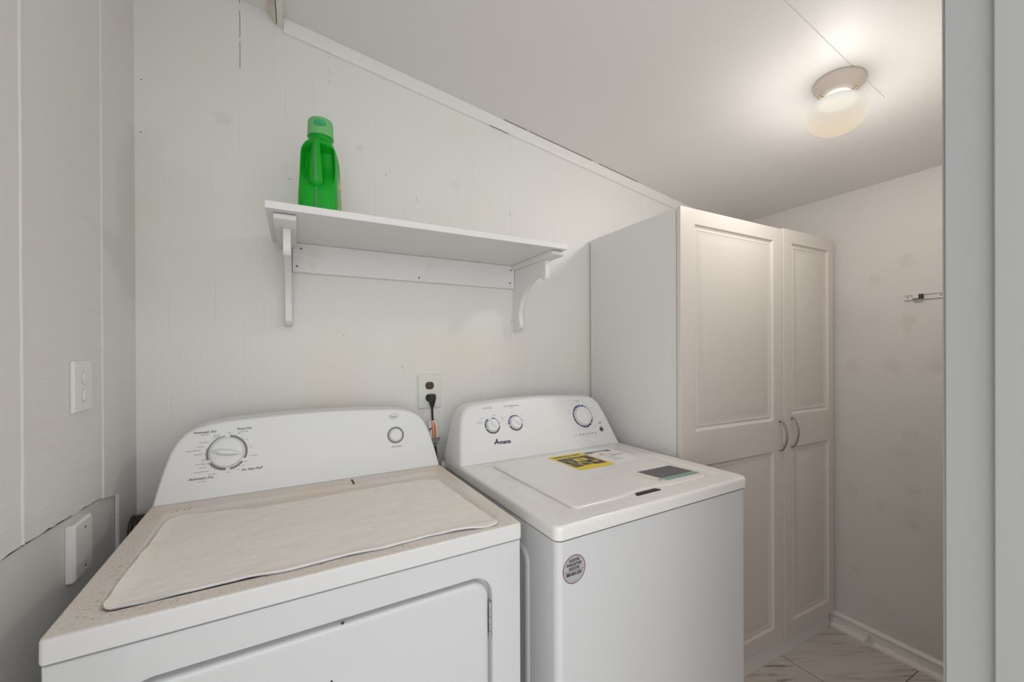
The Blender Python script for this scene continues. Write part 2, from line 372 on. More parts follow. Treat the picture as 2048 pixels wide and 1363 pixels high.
def arc_strip(bm, cx, cy, r0, r1, a0, a1, fmap, n=24, mi=0):
    """angles in degrees clockwise from twelve o'clock; r0/r1 may be (start,end)"""
    pv = None
    for i in range(n + 1):
        t = i / n; a = math.radians(90 - (a0 + (a1 - a0) * t))
        q0 = r0 if not isinstance(r0, tuple) else r0[0] + (r0[1] - r0[0]) * t
        q1 = r1 if not isinstance(r1, tuple) else r1[0] + (r1[1] - r1[0]) * t
        c = [bm.verts.new(fmap(cx + q * math.cos(a), cy + q * math.sin(a))) for q in (q0, q1)]
        if pv: bm.faces.new((pv[0], pv[1], c[1], c[0])).material_index = mi
        pv = c
def disc(bm, cx, cy, r, fmap, n=16, mi=0, ry=None):
    bm.faces.new([bm.verts.new(fmap(x, y)) for x, y in circ(cx, cy, r, n, ry)]).material_index = mi

# ------------------------------------------------------------------ the room
RW = 2.655; YF = -1.293; YFO = -1.41
def ceil_z(x): return 2.436 - 0.1524 * x
# back wall with nail holes
bm = B()
prism(bm, [(-0.1, 0), (RW + 0.1, 0), (RW + 0.1, ceil_z(RW) + 0.02), (-0.1, ceil_z(0) + 0.03)], lambda u, v: (u, 0, v), lambda u, v: (u, 0.1, v))
for x, z in ((0.381, 1.866), (0.3885, 1.870), (0.800, 1.876), (0.8055, 1.867), (1.192, 1.875), (1.1945, 1.883), (1.201, 1.436), (1.199, 1.430), (0.545, 1.36), (0.745, 1.25), (0.0145, 1.929), (0.0165, 2.078), (0.69, 1.942), (0.29, 1.06)):
    disc(bm, x, z, 0.0016, lambda u, v: (u, -0.0008, v), 8, 1)
struct(obj('wall_back', bm, ['wall', 'hole'], recalc=False))
# left wall: drywall backing plus painted boards over it
bm = B(); box(bm, -0.10, YF, 0, -0.007, 0.0, ceil_z(0) + 0.02); struct(obj('wall_left', bm, 'drywall'))
def ragged(y0, y1, z0, z1, k, amp):
    return [(y0 + (y1 - y0) * i / k, z0 + (z1 - z0) * i / k + (random.uniform(-amp, amp) if 0 < i < k else 0)) for i in range(k + 1)]
bm = B()
def board(poly, x0, x1, mi=0): prism(bm, poly, lambda u, v: (x0, u, v), lambda u, v: (x1, u, v), mi)
zt = ceil_z(0) + 0.012
board(ragged(YF, -0.541, 0.992, 0.985, 24, 0.002) + [(-0.541, zt), (YF, zt)], -0.007, 0.0)
board(ragged(-0.533, -0.2265, 0.986, 0.968, 20, 0.002) + [(-0.2265, zt), (-0.533, zt)], -0.007, 0.0)
board([(-0.218, 0.968)] + ragged(-0.216, -0.129, 0.960, 0.948, 8, 0.002) + [(-0.129, 0.0), (0, 0.0), (0, zt), (-0.218, zt)], -0.007, 0.0008)
board([(YF, .9895), (-.541, .9825), (-.222, .9655), (-.222, .9685), (-.541, .9855), (YF, .9925)], -0.0068, -0.0018, 1)  # dark strip painted in as the shadow line under the cut boards
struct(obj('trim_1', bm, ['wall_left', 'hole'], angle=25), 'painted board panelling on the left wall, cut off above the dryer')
# caulked beads in the board joints
for k, (yy, zb) in enumerate(((-0.537, 0.986), (-0.222, 0.965))):
    bm = B(); P = []
    z = zb
    while z < zt: P.append((-0.0012 + random.uniform(-0.0005, 0.0005), yy + random.uniform(-.0006, .0006), z)); z += 0.03
    P.append((-0.0012, yy, zt)); tube(bm, P, 0.0040, 8); struct(obj('trim_%d' % (k + 2), bm, 'wall_left', angle=60))
bm = B(); P = [(-0.0035, -0.130 + random.uniform(-.0008, .0008), 0.3 + 0.02 * i) for i in range(33)]
tube(bm, P, 0.0032, 8)
for i in range(26): disc(bm, -0.1335 + random.uniform(-.001, .001), 0.62 + i * 0.0125, 0.0012, lambda u, v: (-0.0002, u, v), 6, 1)
struct(obj('trim_4', bm, ['wall_left', 'hole'], recalc=False, angle=60))
bx('wall_right', 'wall_right', RW, YF, 0, RW + 0.1, 0.0, ceil_z(RW) + 0.02)['kind'] = 'structure'
# floor, continuing under the doorway into the next room
bx('floor', 'floor', -0.12, -4.0, -0.05, RW + 0.12, 0.1, 0.0)['kind'] = 'structure'
# sloping ceiling in two panels with a seam
bm = B()
for y0, y1 in ((-0.9135, 0.1), (YFO, -0.9165)):
    prism(bm, [(-0.12, ceil_z(-0.12)), (RW + 0.12, ceil_z(RW + 0.12)), (RW + 0.12, ceil_z(RW + .12) + 0.05), (-0.12, ceil_z(-0.12) + 0.05)], lambda u, v: (u, y0, v), lambda u, v: (u, y1, v))
box(bm, -0.12, -0.918, 2.50, RW + 0.12, -0.912, 2.56)
prism(bm, [(-0.12, ceil_z(-0.12) + 0.0015), (RW + 0.12, ceil_z(RW + 0.12) + 0.0015), (RW + 0.12, ceil_z(RW + .12) + 0.05), (-0.12, ceil_z(-0.12) + 0.05)], lambda u, v: (u, -0.918, v), lambda u, v: (u, -0.912, v))
prism(bm, [(2.09, ceil_z(2.09)), (RW + 0.12, ceil_z(RW + 0.12)), (RW + 0.12, ceil_z(RW + .12) + 0.05), (2.09, ceil_z(2.09) + 0.05)], lambda u, v: (u, -0.9166, v), lambda u, v: (u, -0.9134, v))
struct(obj('ceiling', bm, 'ceiling'))
# doubled trim strip running down the slope line of the ceiling above the dryer
bm = B()
prism(bm, [(0.325, ceil_z(.325) + .002), (0.325, 2.383), (0.331, 2.374), (0.345, 2.357), (0.3495, 2.357), (0.3495, ceil_z(.35) + .002)], lambda u, v: (u, YF, v), lambda u, v: (u, 0, v), 1)
prism(bm, [(0.3515, ceil_z(.351) + .002), (0.3515, 2.352), (0.369, 2.349), (0.369, ceil_z(.369) + .002)], lambda u, v: (u, YF, v), lambda u, v: (u, 0, v), 0)
box(bm, 0.3494, YF, 2.362, 0.3516, -0.001, 2.38, 2)
struct(obj('trim_5', bm, ['trim', 'trim_old', 'dark'], bevel=0.0015), 'doubled ceiling strip with a dark crack between the boards')
# molding under the ceiling along the back wall
bm = B()
pr = [(0, 0.0), (-0.014, 0.0), (-0.016, -0.004), (-0.013, -0.030), (-0.009, -0.043), (0, -0.046)]
loft(bm, [[(x, y, ceil_z(x) + z) for y, z in pr] for x in (0.3695, 1.2, 1.9, RW)])
for x0, x1 in ((1.16, 1.27), (1.28, 1.62), (1.66, 1.9)):
    box_v = [(x0, ceil_z(x0) - 0.0012), (x1, ceil_z(x1) - 0.0012), (x1, ceil_z(x1) - 0.0001), (x0, ceil_z(x0) - 0.0001)]
    prism(bm, box_v, lambda u, v: (u, -0.0165, v), lambda u, v: (u, -0.004, v), 1)
for x0, x1 in ((1.10, 1.135), (1.137, 1.185)):
    prism(bm, [(x0, ceil_z(x0) - 0.0468), (x1, ceil_z(x1) - 0.0466), (x1, ceil_z(x1) - 0.0458), (x0, ceil_z(x0) - 0.0458)], lambda u, v: (u, -0.0100, v), lambda u, v: (u, -0.0080, v), 1)
struct(obj('trim_6', bm, ['trim', 'hole']), 'white molding along the sloping ceiling edge')
# baseboard with shoe molding, right wall
bm = B()
pr = [(RW, 0), (RW - .010, 0), (RW - .010, .050), (RW - .014, .053), (RW - .014, .058), (RW - .006, .066), (RW, .068)]
loft(bm, [[(x, y, z) for x, z in pr] for y in (YF, -0.001)])
pr = [(RW - .0095, 0)] + [(RW - .0095 - .020 * math.cos(a), .020 * math.sin(a)) for a in [PI / 2 * i / 6 for i in range(7)]]
loft(bm, [[(x, y, z) for x, z in pr] for y in (YF, -0.001)])
struct(obj('baseboard_right', bm, 'baseboard'))
# front wall with the doorway the camera looks through
XJ = 1.203; XL = 0.05; HD = ceil_z(.5) - 0.09
bm = B()
def wallpiece(x0, x1, z0):
    prism(bm, [(x0, z0), (x1, z0), (x1, ceil_z(x1) + .01), (x0, ceil_z(x0) + .01)], lambda u, v: (u, YFO, v), lambda u, v: (u, YF, v))
wallpiece(XJ + 0.02, RW + 0.1, 0); wallpiece(-0.1, XL - 0.02, 0)
struct(obj('wall_front', bm, 'wall_right'))
bm = B()
box(bm, XJ, YFO - .004, 0, XJ + 0.02, YF, HD); box(bm, XL - 0.02, YFO - .004, 0, XL, YF, HD);
# casing on the room side, and the door stop nearer the camera
box(bm, XJ + 0.005, YF, 0, XJ + 0.062, YF + 0.004, HD + 0.06)
box(bm, XL - 0.062, YF, 0, XL - 0.005, YF + 0.014, HD + 0.06)
box(bm, XJ - 0.0105, -1.395, 0, XJ + 0.001, -1.3406, HD); box(bm, XL - .001, -1.395, 0, XL + 0.0105, -1.3406, HD)
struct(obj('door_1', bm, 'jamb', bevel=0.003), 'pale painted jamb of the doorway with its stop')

# ------------------------------------------------------------------ dryer
DR = math.radians(1.698); DW = 0.737; DZ = 0.925
dry = thing('dryer', 'white clothes dryer with a dusty rust-speckled top, under the wall shelf', 'dryer', (0.1014, -0.7458, 0), DR)
bm = B(); loft(bm, [[(x, y, z) for x, y in rrect(0.002, 0.018, DW - 0.002, 0.655, 0.004, 3)] for z in (0.03, 0.887)])
obj('cabinet_body', bm, 'enamel', dry, angle=50)
for x in (0.04, DW - 0.04):
    for y in (0.05, 0.60):
        bm = B(); lathe(bm, [(0.018, 0), (0.018, 0.012), (0.010, 0.014), (0.010, 0.032)], 16, (x, y, 0)); obj('foot', bm, 'black', dry)
# front panel with the door opening
OX0, OX1, OZ0, OZ1 = 0.070, 0.667, 0.16, 0.828
bm = B(); n = 8
def outer(x0, z0, x1, z1, ref):
    """project the rounded loop outwards to a rectangle, matched vertex for vertex"""
    cx, cz = (x0 + x1) / 2, (z0 + z1) / 2; out = []
    k = len(ref) // 4
    for q, (sx, sz) in enumerate(((1, 1), (-1, 1), (-1, -1), (1, -1))):
        X = x1 if sx > 0 else x0; Z = z1 if sz > 0 else z0
        for i in range(k):
            p = ref[q * k + i]; h = (k - 1) / 2
            if q % 2 == 0: out.append((X, p[1]) if i < h else ((X, Z) if i == h else (p[0], Z)))
            else: out.append((p[0], Z) if i < h else ((X, Z) if i == h else (X, p[1])))
    return out
hole = rrect(OX0, OZ0, OX1, OZ1, 0.045, n)
def insetp(P, d): # inset a rounded rectangle loop by rebuilding
    x0 = min(p[0] for p in P) + d; x1 = max(p[0] for p in P) - d; z0 = min(p[1] for p in P) + d; z1 = max(p[1] for p in P) - d
    return rrect(x0, z0, x1, z1, max(0.045 - d, 0.004), n)
out = outer(0.0, 0.06, DW, 0.886, hole)
L0 = [(x, 0.018, z) for x, z in out]; L1 = [(x, 0.0, z) for x, z in outer(0.0025, 0.0625, DW - 0.0025, 0.8835, hole)]
L1a = [(x, 0.0025, z) for x, z in out]
H1 = [(x, 0.0, z) for x, z in insetp(hole, -0.003)]; H2 = [(x, 0.0035, z) for x, z in insetp(hole, 0.0)]; H3 = [(x, 0.0172, z) for x, z in insetp(hole, 0.001)]
loft(bm, [L0, L1a, L1, H1, H2, H3], False, False); obj('front_panel', bm, 'enamel', dry, angle=50)
bx('toe_panel', 'enamel', 0.004, 0.02, 0.0, DW - 0.004, 0.03, 0.059, dry)
bm = B(); g = 0.0085
loft(bm, [[(x, 0.0175, z) for x, z in insetp(hole, g)], [(x, 0.0065, z) for x, z in insetp(hole, g)], [(x, 0.0022, z) for x, z in insetp(hole, g + 0.002)], [(x, 0.0004, z) for x, z in insetp(hole, g + 0.006)],
    [(x, 0.0, z) for x, z in insetp(hole, g + 0.012)]], False, True)
dd = obj('dryer_door', bm, 'enamel', dry, angle=50)
bm = B(); disc(bm, 0.371, 0.8212, 0.0030, lambda u, v: (u, 0.0028, v), 10); obj('paint_chip', bm, 'hole', dd, recalc=False)
bm = B(); disc(bm, 0.352, 0.727, 0.0022, lambda u, v: (u, -0.0004, v), 8); obj('paint_chip', bm, 'hole', dd, recalc=False)
for zc in (0.731, 0.28):
    bm = B()
    for i in range(5):
        z0 = zc - 0.038 + i * 0.0154; tube(bm, [(0.6625, 0.0025, z0), (0.6625, 0.0025, z0 + 0.0146)], 0.0034 if i % 2 == 0 else 0.0031, 12)
    box(bm, 0.6635, 0.0022, zc - 0.038, 0.6685, 0.0032, zc + 0.038)
    obj('hinge', bm, 'chrome', dry)
# top panel with a shallow recessed well
bm = B(); TZ = DZ
def ring(x0, y0, x1, y1, r, z): return [(x, y, z) for x, y in rrect(x0, y0, x1, y1, r, 8)]
loft(bm, [ring(-.001, -.003, DW + .001, .660, .006, .890), ring(-.002, -.004, DW + .002, .660, .007, .893), ring(-.002, -.004, DW + .002, .660, .008, .9200), ring(-.0008, -.0028, DW + .0008, .659, .008, .9236), ring(.0022, .0002, DW - .0022, .656, .009, DZ),
    ring(.038, .030, .708, .474, .028, DZ), ring(.041, .033, .705, .471, .026, DZ - .0015), ring(.050, .042, .696, .462, .018, DZ - .0095), ring(.058, .050, .688, .454, .014, DZ - .0105)])
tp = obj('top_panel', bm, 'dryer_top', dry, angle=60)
# lint screen cover at the back right of the top
bm = B(); loft(bm, [ring(.461, .4745, .690, .506, .004, DZ - .006), ring(.461, .4745, .690, .506, .004, DZ + .0002), ring(.463, .4765, .688, .504, .004, DZ + .0010)])
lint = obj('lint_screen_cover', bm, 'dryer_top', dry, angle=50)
bm = B(); box(bm, .4555, .468, DZ - .001, .4605, .508, DZ + .0012); obj('finger_slot', bm, 'hole', lint)
# console
def console_out(ox, z0, pts):
    L_ = [(x, z) for x, z in pts]; return L_ + [(2 * ox - x, z) for x, z in reversed(L_)]
def make_console(parent, W, yb, zb, t, pts, yback, m, rnd=0.006):
    o = console_out(W / 2, zb, pts); bm = B()
    cx, cz = W / 2, zb + 0.06
    def lp(ins, dy, back=None):
        R = []
        for x, z in o:
            zz = z if z <= zb + .001 else z - ins * 0.8
            xx = x + (ins if x < cx else -ins)
            if abs(x - cx) < .2 * W: xx = x
            y = yb + t * (zz - zb) + dy if back is None else back
            R.append((xx, y, zz))
        return R
    loft(bm, [lp(0, 0, yback), lp(0, rnd * 1.5), lp(rnd * .12, rnd * .75), lp(rnd * .45, rnd * .25), lp(rnd, 0)], True, True)
    return obj('control_console', bm, m, parent, angle=50)
dpts = [(0.000, .9255), (.010, .975), (.020, 1.015), (.030, 1.047), (.042, 1.071), (.058, 1.090), (.078, 1.102), (.105, 1.110), (.14, 1.1155), (.20, 1.119), (.28, 1.1225), (.36, 1.124)]
DC = 0.530; DT = 0.25
con = make_console(dry, DW, DC, DZ, DT, dpts, 0.66, 'plastic')
def plane_map(yb, zb, t, off):
    k = math.hypot(1, t)
    return lambda u, v: (u, yb + t * (v - zb) - off / k, v + off * t / k)
dm = plane_map(DC, DZ, DT, 0.0006)
KX, KZ = 0.1505, 1.0345
bm = B(); kz = 0.97  # vertical squash of a circle laid on the leaning face, measured in height
segs = [(2, 118, .0405, .0455), (128, 172, .0415, .0455), (182, 236, .0405, .0455), (249, 275, .041, .0455), (275, 300, (.0415), .0445), (300, 357, (.0418, .0425), (.0440, .0440))]
def km(x, z): return dm(x, KZ + (z - KZ) * kz)
for a0, a1, q0, q1 in [(8, 116, .0410, .0462), (128, 171, .0415, .0462), (184, 237, .0405, .0462), (250, 284, .0415, .0462), (284, 353, (.0418, .0430), (.0450, .0452))]:
    arc_strip(bm, KX, KZ, q0, q1, a0, a1, km)
DOTS = [22, 48, 76, 145, 160, 212, 224, 238, 256, 272, 286]
for a in DOTS:
    x = KX + .0462 * math.sin(math.radians(a)); z = KZ + .0462 * math.cos(math.radians(a)); disc(bm, x, z, .0026, km, 12)
T0, T1 = .0031, .0031
text_into(bm, [('High Heat', .1004, 1.0848, T1), ('High Heat', .1879, 1.0855, T1), ('Wrinkle', .1265, 1.0805, T0), ('Prevent', .1265, 1.0757, T0), ('Off', .1555, 1.0842, T0), ('80', .1765, 1.081, T0), ('60', .1955, 1.0645, T0),
    ('30', .2045, 1.0431, T0), ('Cool Down', .2105, 1.0202, T0), ('Off', .1925, 1.0065, T0), ('20', .1865, .9955, T0), ('10', .1755, .9875, T0), ('Off', .154, .9835, T0),
    ('Very Dry', .1195, .984, T0), ('Energy Preferred', .096, .9925, T0), ('Less Dry', .0985, 1.0025, T0), ('Cool Down', .0935, 1.0115, T0), ('Off', .0985, 1.0205, T0), ('Very Dry', .0875, 1.036, T0),
    ('Energy Preferred', .0765, 1.0465, T0), ('Less Dry', .0915, 1.055, T0), ('Cool Down', .099, 1.0655, T0), ('Low Heat', .0962, .9689, T1)], dm)
bmd = bm
words([('Automatic Dry', .1008, 1.0915, .0056, .012, .28), ('Timed Dry', .1878, 1.0928, .0056, .012, .28), ('No Heat Fluff', .2065, .9855, .0060, .012, .28), ('Automatic Dry', .096, .9768, .0060, .012, .28), ('Push to Start', .600, .9995, .0042, .01, .2)], dm, 'black_print', con)
bm = bmd; dm2 = plane_map(DC, DZ, DT, 0.0010)
for a in DOTS:
    x = KX + .0462 * math.sin(math.radians(a)); z = KZ + .0462 * math.cos(math.radians(a)); disc(bm, x, KZ + (z - KZ) * kz, .0018, dm2, 10, 1)
dm3 = plane_map(DC, DZ, DT, 0.0013)
for a in DOTS:
    x = KX + .0462 * math.sin(math.radians(a)); z = KZ + .0462 * math.cos(math.radians(a)); disc(bm, x, KZ + (z - KZ) * kz, .0009, dm3, 8)
obj('dial_markings', bm, ['grey_print', 'plastic'], con, recalc=False)
bm = B()
# oval badge
o1 = circ(.5965, 1.093, .0155, 40, .0082); o2 = circ(.5965, 1.093, .0148, 40, .0075)
va = [bm.verts.new(dm(x, z)) for x, z in o1]; vb = [bm.verts.new(dm(x, z)) for x, z in o2]
for i in range(40): bm.faces.new((va[i], va[(i + 1) % 40], vb[(i + 1) % 40], vb[i]))
text_into(bm, [('Roper', .5965, 1.0925, .0072, .008, 0, 'CENTER', .82)], dm)
obj('oval_badge', bm, 'grey_print', con, recalc=False)
bm = B(); arc_strip(bm, .599, 1.0345, .0215, .0262, 0, 360, lambda u, v: dm(u, 1.0345 + (v - 1.0345) * kz), 48)
obj('button_ring', bm, 'grey_print', con, recalc=False)
def console_frame(x, z, yb, zb, t):
    k = math.hypot(1, t); X = Vector((1, 0, 0)); U = Vector((0, t, 1)) / k; Nn = Vector((0, -1, t)) / k
    p = Vector((x, yb + t * (z - zb), z)); return Matrix(((X.x, U.x, Nn.x, p.x), (X.y, U.y, Nn.y, p.y), (X.z, U.z, Nn.z, p.z), (0, 0, 0, 1)))
def knob(name, parent, x, z, R, H, ang, fr, grip_h, grip_w, m='plastic'):
    Mx = console_frame(x, z, *fr)
    bm = B(); lathe(bm, [(R * .97, 0.0002), (R, .001), (R, H * .55), (R * .96, H * .85), (R * .90, H), (R * .5, H * 1.02), (R * .05, H * 1.02)], 48, M_=Mx)
    k = obj(name, bm, m, parent, angle=45)
    # tapered fin across the knob face
    bm = B(); A = Matrix.Rotation(math.radians(-ang), 4, 'Z'); loops = []
    for i in range(17):
        t = -1 + 2 * i / 16; L_ = R * .90; wy = grip_w * (1 - .75 * abs(t) ** 2.2) * (1 - .2 * t); hz = grip_h * max(1 - abs(t) ** 3.0, 0.03)
        loops.append([Mx @ A @ Vector((w_ * wy, t * L_, H * .98 + h_ * hz)) for w_, h_ in ((-1, 0), (-.75, .6), (-.35, 1), (.35, 1), (.75, .6), (1, 0))])
    loft(bm, loops); obj('knob_grip', bm, m, k, angle=50)
    return k
FD = (DC, DZ, DT)
knob('dial_knob', con, KX, KZ, .0385, .012, 101, FD, .013, .0095)
Mx = console_frame(.599, 1.0345, *FD)
bm = B(); lathe(bm, [(.0195, .0002), (.0195, .003), (.0188, .0065), (.0165, .0088), (.012, .0082), (.006, .0076), (.0005, .0074)], 40, M_=Mx); obj('start_button', bm, 'plastic', con, angle=60)

# towel on the dryer
towel = [(.053, .046), (.046, .072), (.046, .134), (.050, .265), (.056, .428), (.109, .436), (.179, .425), (.215, .412), (.274, .408), (.365, .410), (.44, .415), (.519, .418), (.60, .414), (.676, .408), (.686, .33), (.690, .2), (.693, .034), (.663, .012), (.604, .023), (.53, .030), (.461, .024), (.372, .029), (.292, .024), (.208, .036), (.150, .034), (.103, .044)]
def cut(P, n=10): # dense closed outline
    Q = [Vector((x, y, 0)) for x, y in P]; out = []; m_ = len(Q)
    for i in range(m_):
        a, b_, c, d = Q[i - 1], Q[i], Q[(i + 1) % m_], Q[(i + 2) % m_]
        for j in range(n):
            t = j / n; out.append(.5 * ((2 * b_) + (c - a) * t + (2 * a - 5 * b_ + 4 * c - d) * t * t + (3 * b_ - a - 3 * c + d) * t ** 3))
    return out
from mathutils import noise as mnoise
out2 = [p + Vector((mnoise.noise(p * 28), mnoise.noise(p * 28 + Vector((7, 3, 1))), 0)) * .0022 for p in cut(towel, 8)]; cen = Vector((.37, .22, 0)); bm = B(); rings = []
def tz(p, edge):
    x, y = p.x, p.y
    ins = min(x - .041, .705 - x, y - .033, .471 - y)
    base = DZ - .0095 * min(max(ins / .018, 0), 1) if ins > 0 else DZ
    wv = mnoise.noise(Vector((x * 9, y * 9, 3))) * .0026 + mnoise.noise(Vector((x * 26, y * 26, 1))) * .0012 * (1 + 2.0 * max(0, (x - .5) / .2))
    return base + .0050 + max(wv, -.0012)
K = 34
for k in range(K):
    s_ = 1 - k / K
    rings.append([(p2.x, p2.y, tz(p2, k == 0) + (.0006 if k == 1 else 0)) for p2 in [cen + (p - cen) * s_ for p in out2]])
low = [(x, y, z - .0034) for x, y, z in rings[0]]
R = loft(bm, [low] + rings, False, False)
cv = bm.verts.new((cen.x, cen.y, tz(cen, False)))
for i in range(len(R[-1])): bm.faces.new((R[-1][i], R[-1][(i + 1) % len(R[-1])], cv))
tw = thing('towel', 'thin white cotton cloth spread flat over the top of the dryer', 'towel', (0.1014, -0.7458, 0), DR)
obj('cloth', bm, 'towel', tw, angle=70)
bm = B(); seg_ = [(x, y - .0006, z + .0004) for x, y, z in low]
fr = [p for p in seg_ if p[1] < .045]
fr.sort(key=lambda p: p[0]); tube(bm, fr, .0008, 6); obj('hem', bm, 'towel_hem', tw, angle=70)

# ------------------------------------------------------------------ washer
WR = math.radians(2.0589); WW = 0.699; WZ = 0.930
was = thing('washing_machine', 'white top-loading washing machine with stickers on its lid, left of the tall cabinet', 'washing machine', (0.8862, -0.7967, 0), WR)
bm = B(); loft(bm, [[(x, y, z) for x, y in rrect(0.0035, 0.004, WW - .0035, 0.665, 0.016, 8)] for z in (0.03, 0.893)]); wb_ = obj('cabinet_body', bm, 'enamel', was, angle=40)
bm = B(); loft(bm, [[(x, y, z) for x, y in rrect(0.008, 0.009, WW - .008, 0.66, 0.014, 8)] for z in (0.892, 0.8975)]); obj('shadow_gap', bm, 'dark', was, angle=40)
for x in (0.05, WW - 0.05):
    for y in (0.06, 0.60):
        bm = B(); lathe(bm, [(0.02, 0), (0.02, 0.012), (0.010, 0.014), (0.010, 0.032)], 16, (x, y, 0)); obj('foot', bm, 'black', was)
# embossed frame pressed in each side
for sx, x_ in ((-1, .0035), (1, WW - .0035)):
    bm = B()
    rr = rrect(.115, .12, .57, .836, .035, 6); rr2 = rrect(.121, .126, .564, .830, .030, 6); rr3 = rrect(.133, .138, .552, .818, .02, 6); rr4 = rrect(.139, .144, .546, .812, .016, 6)
    loft(bm, [[(x_ - sx * -.0002 * -1, y, z) for y, z in rr], [(x_ + sx * .004, y, z) for y, z in rr2], [(x_ + sx * .004, y, z) for y, z in rr3], [(x_ + sx * .0002, y, z) for y, z in rr4]], False, False)
    obj('embossed_frame', bm, 'enamel', wb_, angle=60)
bm = B()
def wr_(a, z, r): return [(x, y, z) for x, y in rrect(a, a, WW - a, .675 - a, r, 8)]
loft(bm, [wr_(.001, .897, .016), wr_(-.001, .899, .018), wr_(-.001, .9195, .018), wr_(-.0003, .9245, .018), wr_(.0018, .9280, .017), wr_(.0060, WZ, .014),
    [(x, y, WZ) for x, y in rrect(.046, .046, .660, .512, .026, 8)], [(x, y, WZ - .003) for x, y in rrect(.058, .050, .648, .510, .022, 8)], [(x, y, WZ - .0045) for x, y in rrect(.070, .053, .636, .509, .02, 8)]])
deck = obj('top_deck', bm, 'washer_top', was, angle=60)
# lid : its front edge steps back for the finger notch
LX0, LX1, LY0, LY1 = .098, .600, .060, .500
def lidloop(a, z):
    P = rrect(LX0 + a, LY0 + a, LX1 - a, LY1 - a, .022 - a, 8)
    # insert the notch along the front edge between the bottom-left and bottom-right corners
    k = 27
    notch = [(.235, LY0 + a), (.262, LY0 + a + .0015), (.285, LY0 + a + .010), (.40, LY0 + a + .010), (.43, LY0 + a + .0015), (.455, LY0 + a)]
    return [(x, y, z) for x, y in P[:k] + notch + P[k:]]
bm = B(); loft(bm, [lidloop(0, WZ - .0045), lidloop(0, WZ - .001), lidloop(.0015, WZ + .0012), lidloop(.005, WZ + .0025), lidloop(.012, WZ + .003)])
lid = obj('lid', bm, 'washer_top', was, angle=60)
bm = B()
prism(bm, [(.298, .0560), (.388, .0560), (.380, .0695), (.306, .0695)], lambda u, v: (u, v, WZ - .0045), lambda u, v: (u, v, WZ - .0018)); obj('finger_notch', bm, 'dark', was)
bm = B()
for a_, b_ in ((LY0 + .02, LY1 - .02),): box(bm, LX0 - .0022, a_, WZ - .0045, LX0 - .0004, b_, WZ - .0032)
obj('lid_gap', bm, 'trim_old', was)
LT = WZ + .003
lm = lambda off: (lambda u, v: (u, v, LT + off))
# energy label, yellow
def affine(P0, P1, P3, off):
    """unit square -> sticker plane; P0 top-left, P1 top-right, P3 bottom-left"""
    def f(u, v): return (P0[0] + (P1[0] - P0[0]) * u + (P3[0] - P0[0]) * (1 - v), P0[1] + (P1[1] - P0[1]) * u + (P3[1] - P0[1]) * (1 - v), LT + off)
    return f
Y0, Y1, Y3 = (.300, .466), (.443, .464), (.304, .290)
bm = B(); sheet(bm, [(.02, 0), (.93, 0), (1, .05), (1, 1), (0, 1), (0, .02)], affine(Y0, Y1, Y3, .0002), .0004, (0, 0, 1)); f = affine(Y0, Y1, Y3, .0010)
def quad(u0, v0, u1, v1, mi=1): bm.faces.new([bm.verts.new(f(*p)) for p in ((u0, v0), (u1, v0), (u1, v1), (u0, v1))]).material_index = mi
def tx(s, u, v, h, asp=1.0, bold=.01, mi=1):
    text_into(bm, [(s, u, v, h, bold, 0, 'CENTER', asp)], f, mi)
tx('ENERGYGUIDE', .47, .885, .085, .98, .02)
bm.faces.new([bm.verts.new(f(*p)) for p in ((.44, .83), (.52, .83), (.48, .785))]).material_index = 1
quad(.05, .665, .95, .77); quad(.05, .40, .40, .655); quad(.74, .46, .95, .655); quad(.05, .18, .30, .38); quad(.42, .40, .72, .47); quad(.60, .18, .95, .44); quad(.34, .22, .56, .36)
f = affine(Y0, Y1, Y3, .0014)
tx('11', .57, .555, .12, 1.0, .02); tx('$', .22, .50, .11, 1, .02, 2); tx('187', .78, .33, .10, 1.0, .02, 2); tx('Clothes Washer', .5, .72, .045, 1.0, 0, 2); tx('kWh', .18, .28, .06, 1.0, 0, 2)
ys = obj('energy_sticker', bm, ['yellow', 'black_print', 'yellow'], lid, recalc=False); ys['label'] = 'yellow sticker with black print'
# white sheet beside it
W0, W1, W3 = (.4475, .458), (.570, .453), (.4495, .284)
bm = B(); sheet(bm, [(0, 0), (.95, .02), (1, .1), (1, 1), (0, 1)], affine(W0, W1, W3, .0002), .0004, (0, 0, 1)); f = affine(W0, W1, W3, .0010); quad(.0, .90, .93, .97); quad(.0, .84, .25, .90); quad(.70, .84, .93, .90); quad(.55, .55, .98, .575)
tx('$14', .36, .70, .07, 1.0, .02); tx('per year', .67, .70, .04, .9)
for i, v_ in enumerate((.61, .50, .44, .33, .27)): tx('estimated yearly energy cost use', .42, v_, .028, .68 if i % 2 else .6, 0)
ws = obj('paper_sticker', bm, ['white_st', 'grey_print'], lid, recalc=False); ws['label'] = 'white sticker with a torn edge'
# charcoal label with teal band and cream part
D0, D1, D3 = (.441, .188), (.582, .186), (.455, .088)
bm = B(); f = affine(D0, D1, D3, .0002)
sheet(bm, [(0, .22), (1, .22), (1, 1), (0, 1)], f, .0004, (0, 0, 1), 0); sheet(bm, [(0, 0), (1, 0), (1, .22), (0, .22)], f, .0004, (0, 0, 1), 1)
sheet(bm, [(-.20, -.02), (-.01, .0), (-.01, .55), (-.06, .85), (-.12, .98), (-.22, 1.0), (-.23, .5)], f, .0004, (0, 0, 1), 2)
f = affine(D0, D1, D3, .0010)
for v_ in (.86, .75, .62, .51, .40, .30): tx('use only high efficiency detergent for best results', .50, v_, .045, .85, 0, 3)
tx('visit us online for more information', .5, .11, .06, .95, 0, 3); quad(-.16, .10, -.05, .16, 1)
ds = obj('care_sticker', bm, ['char_st', 'teal_st', 'cream_st', 'soft_print'], lid, recalc=False); ds['label'] = 'charcoal and teal sticker with a cream strip'
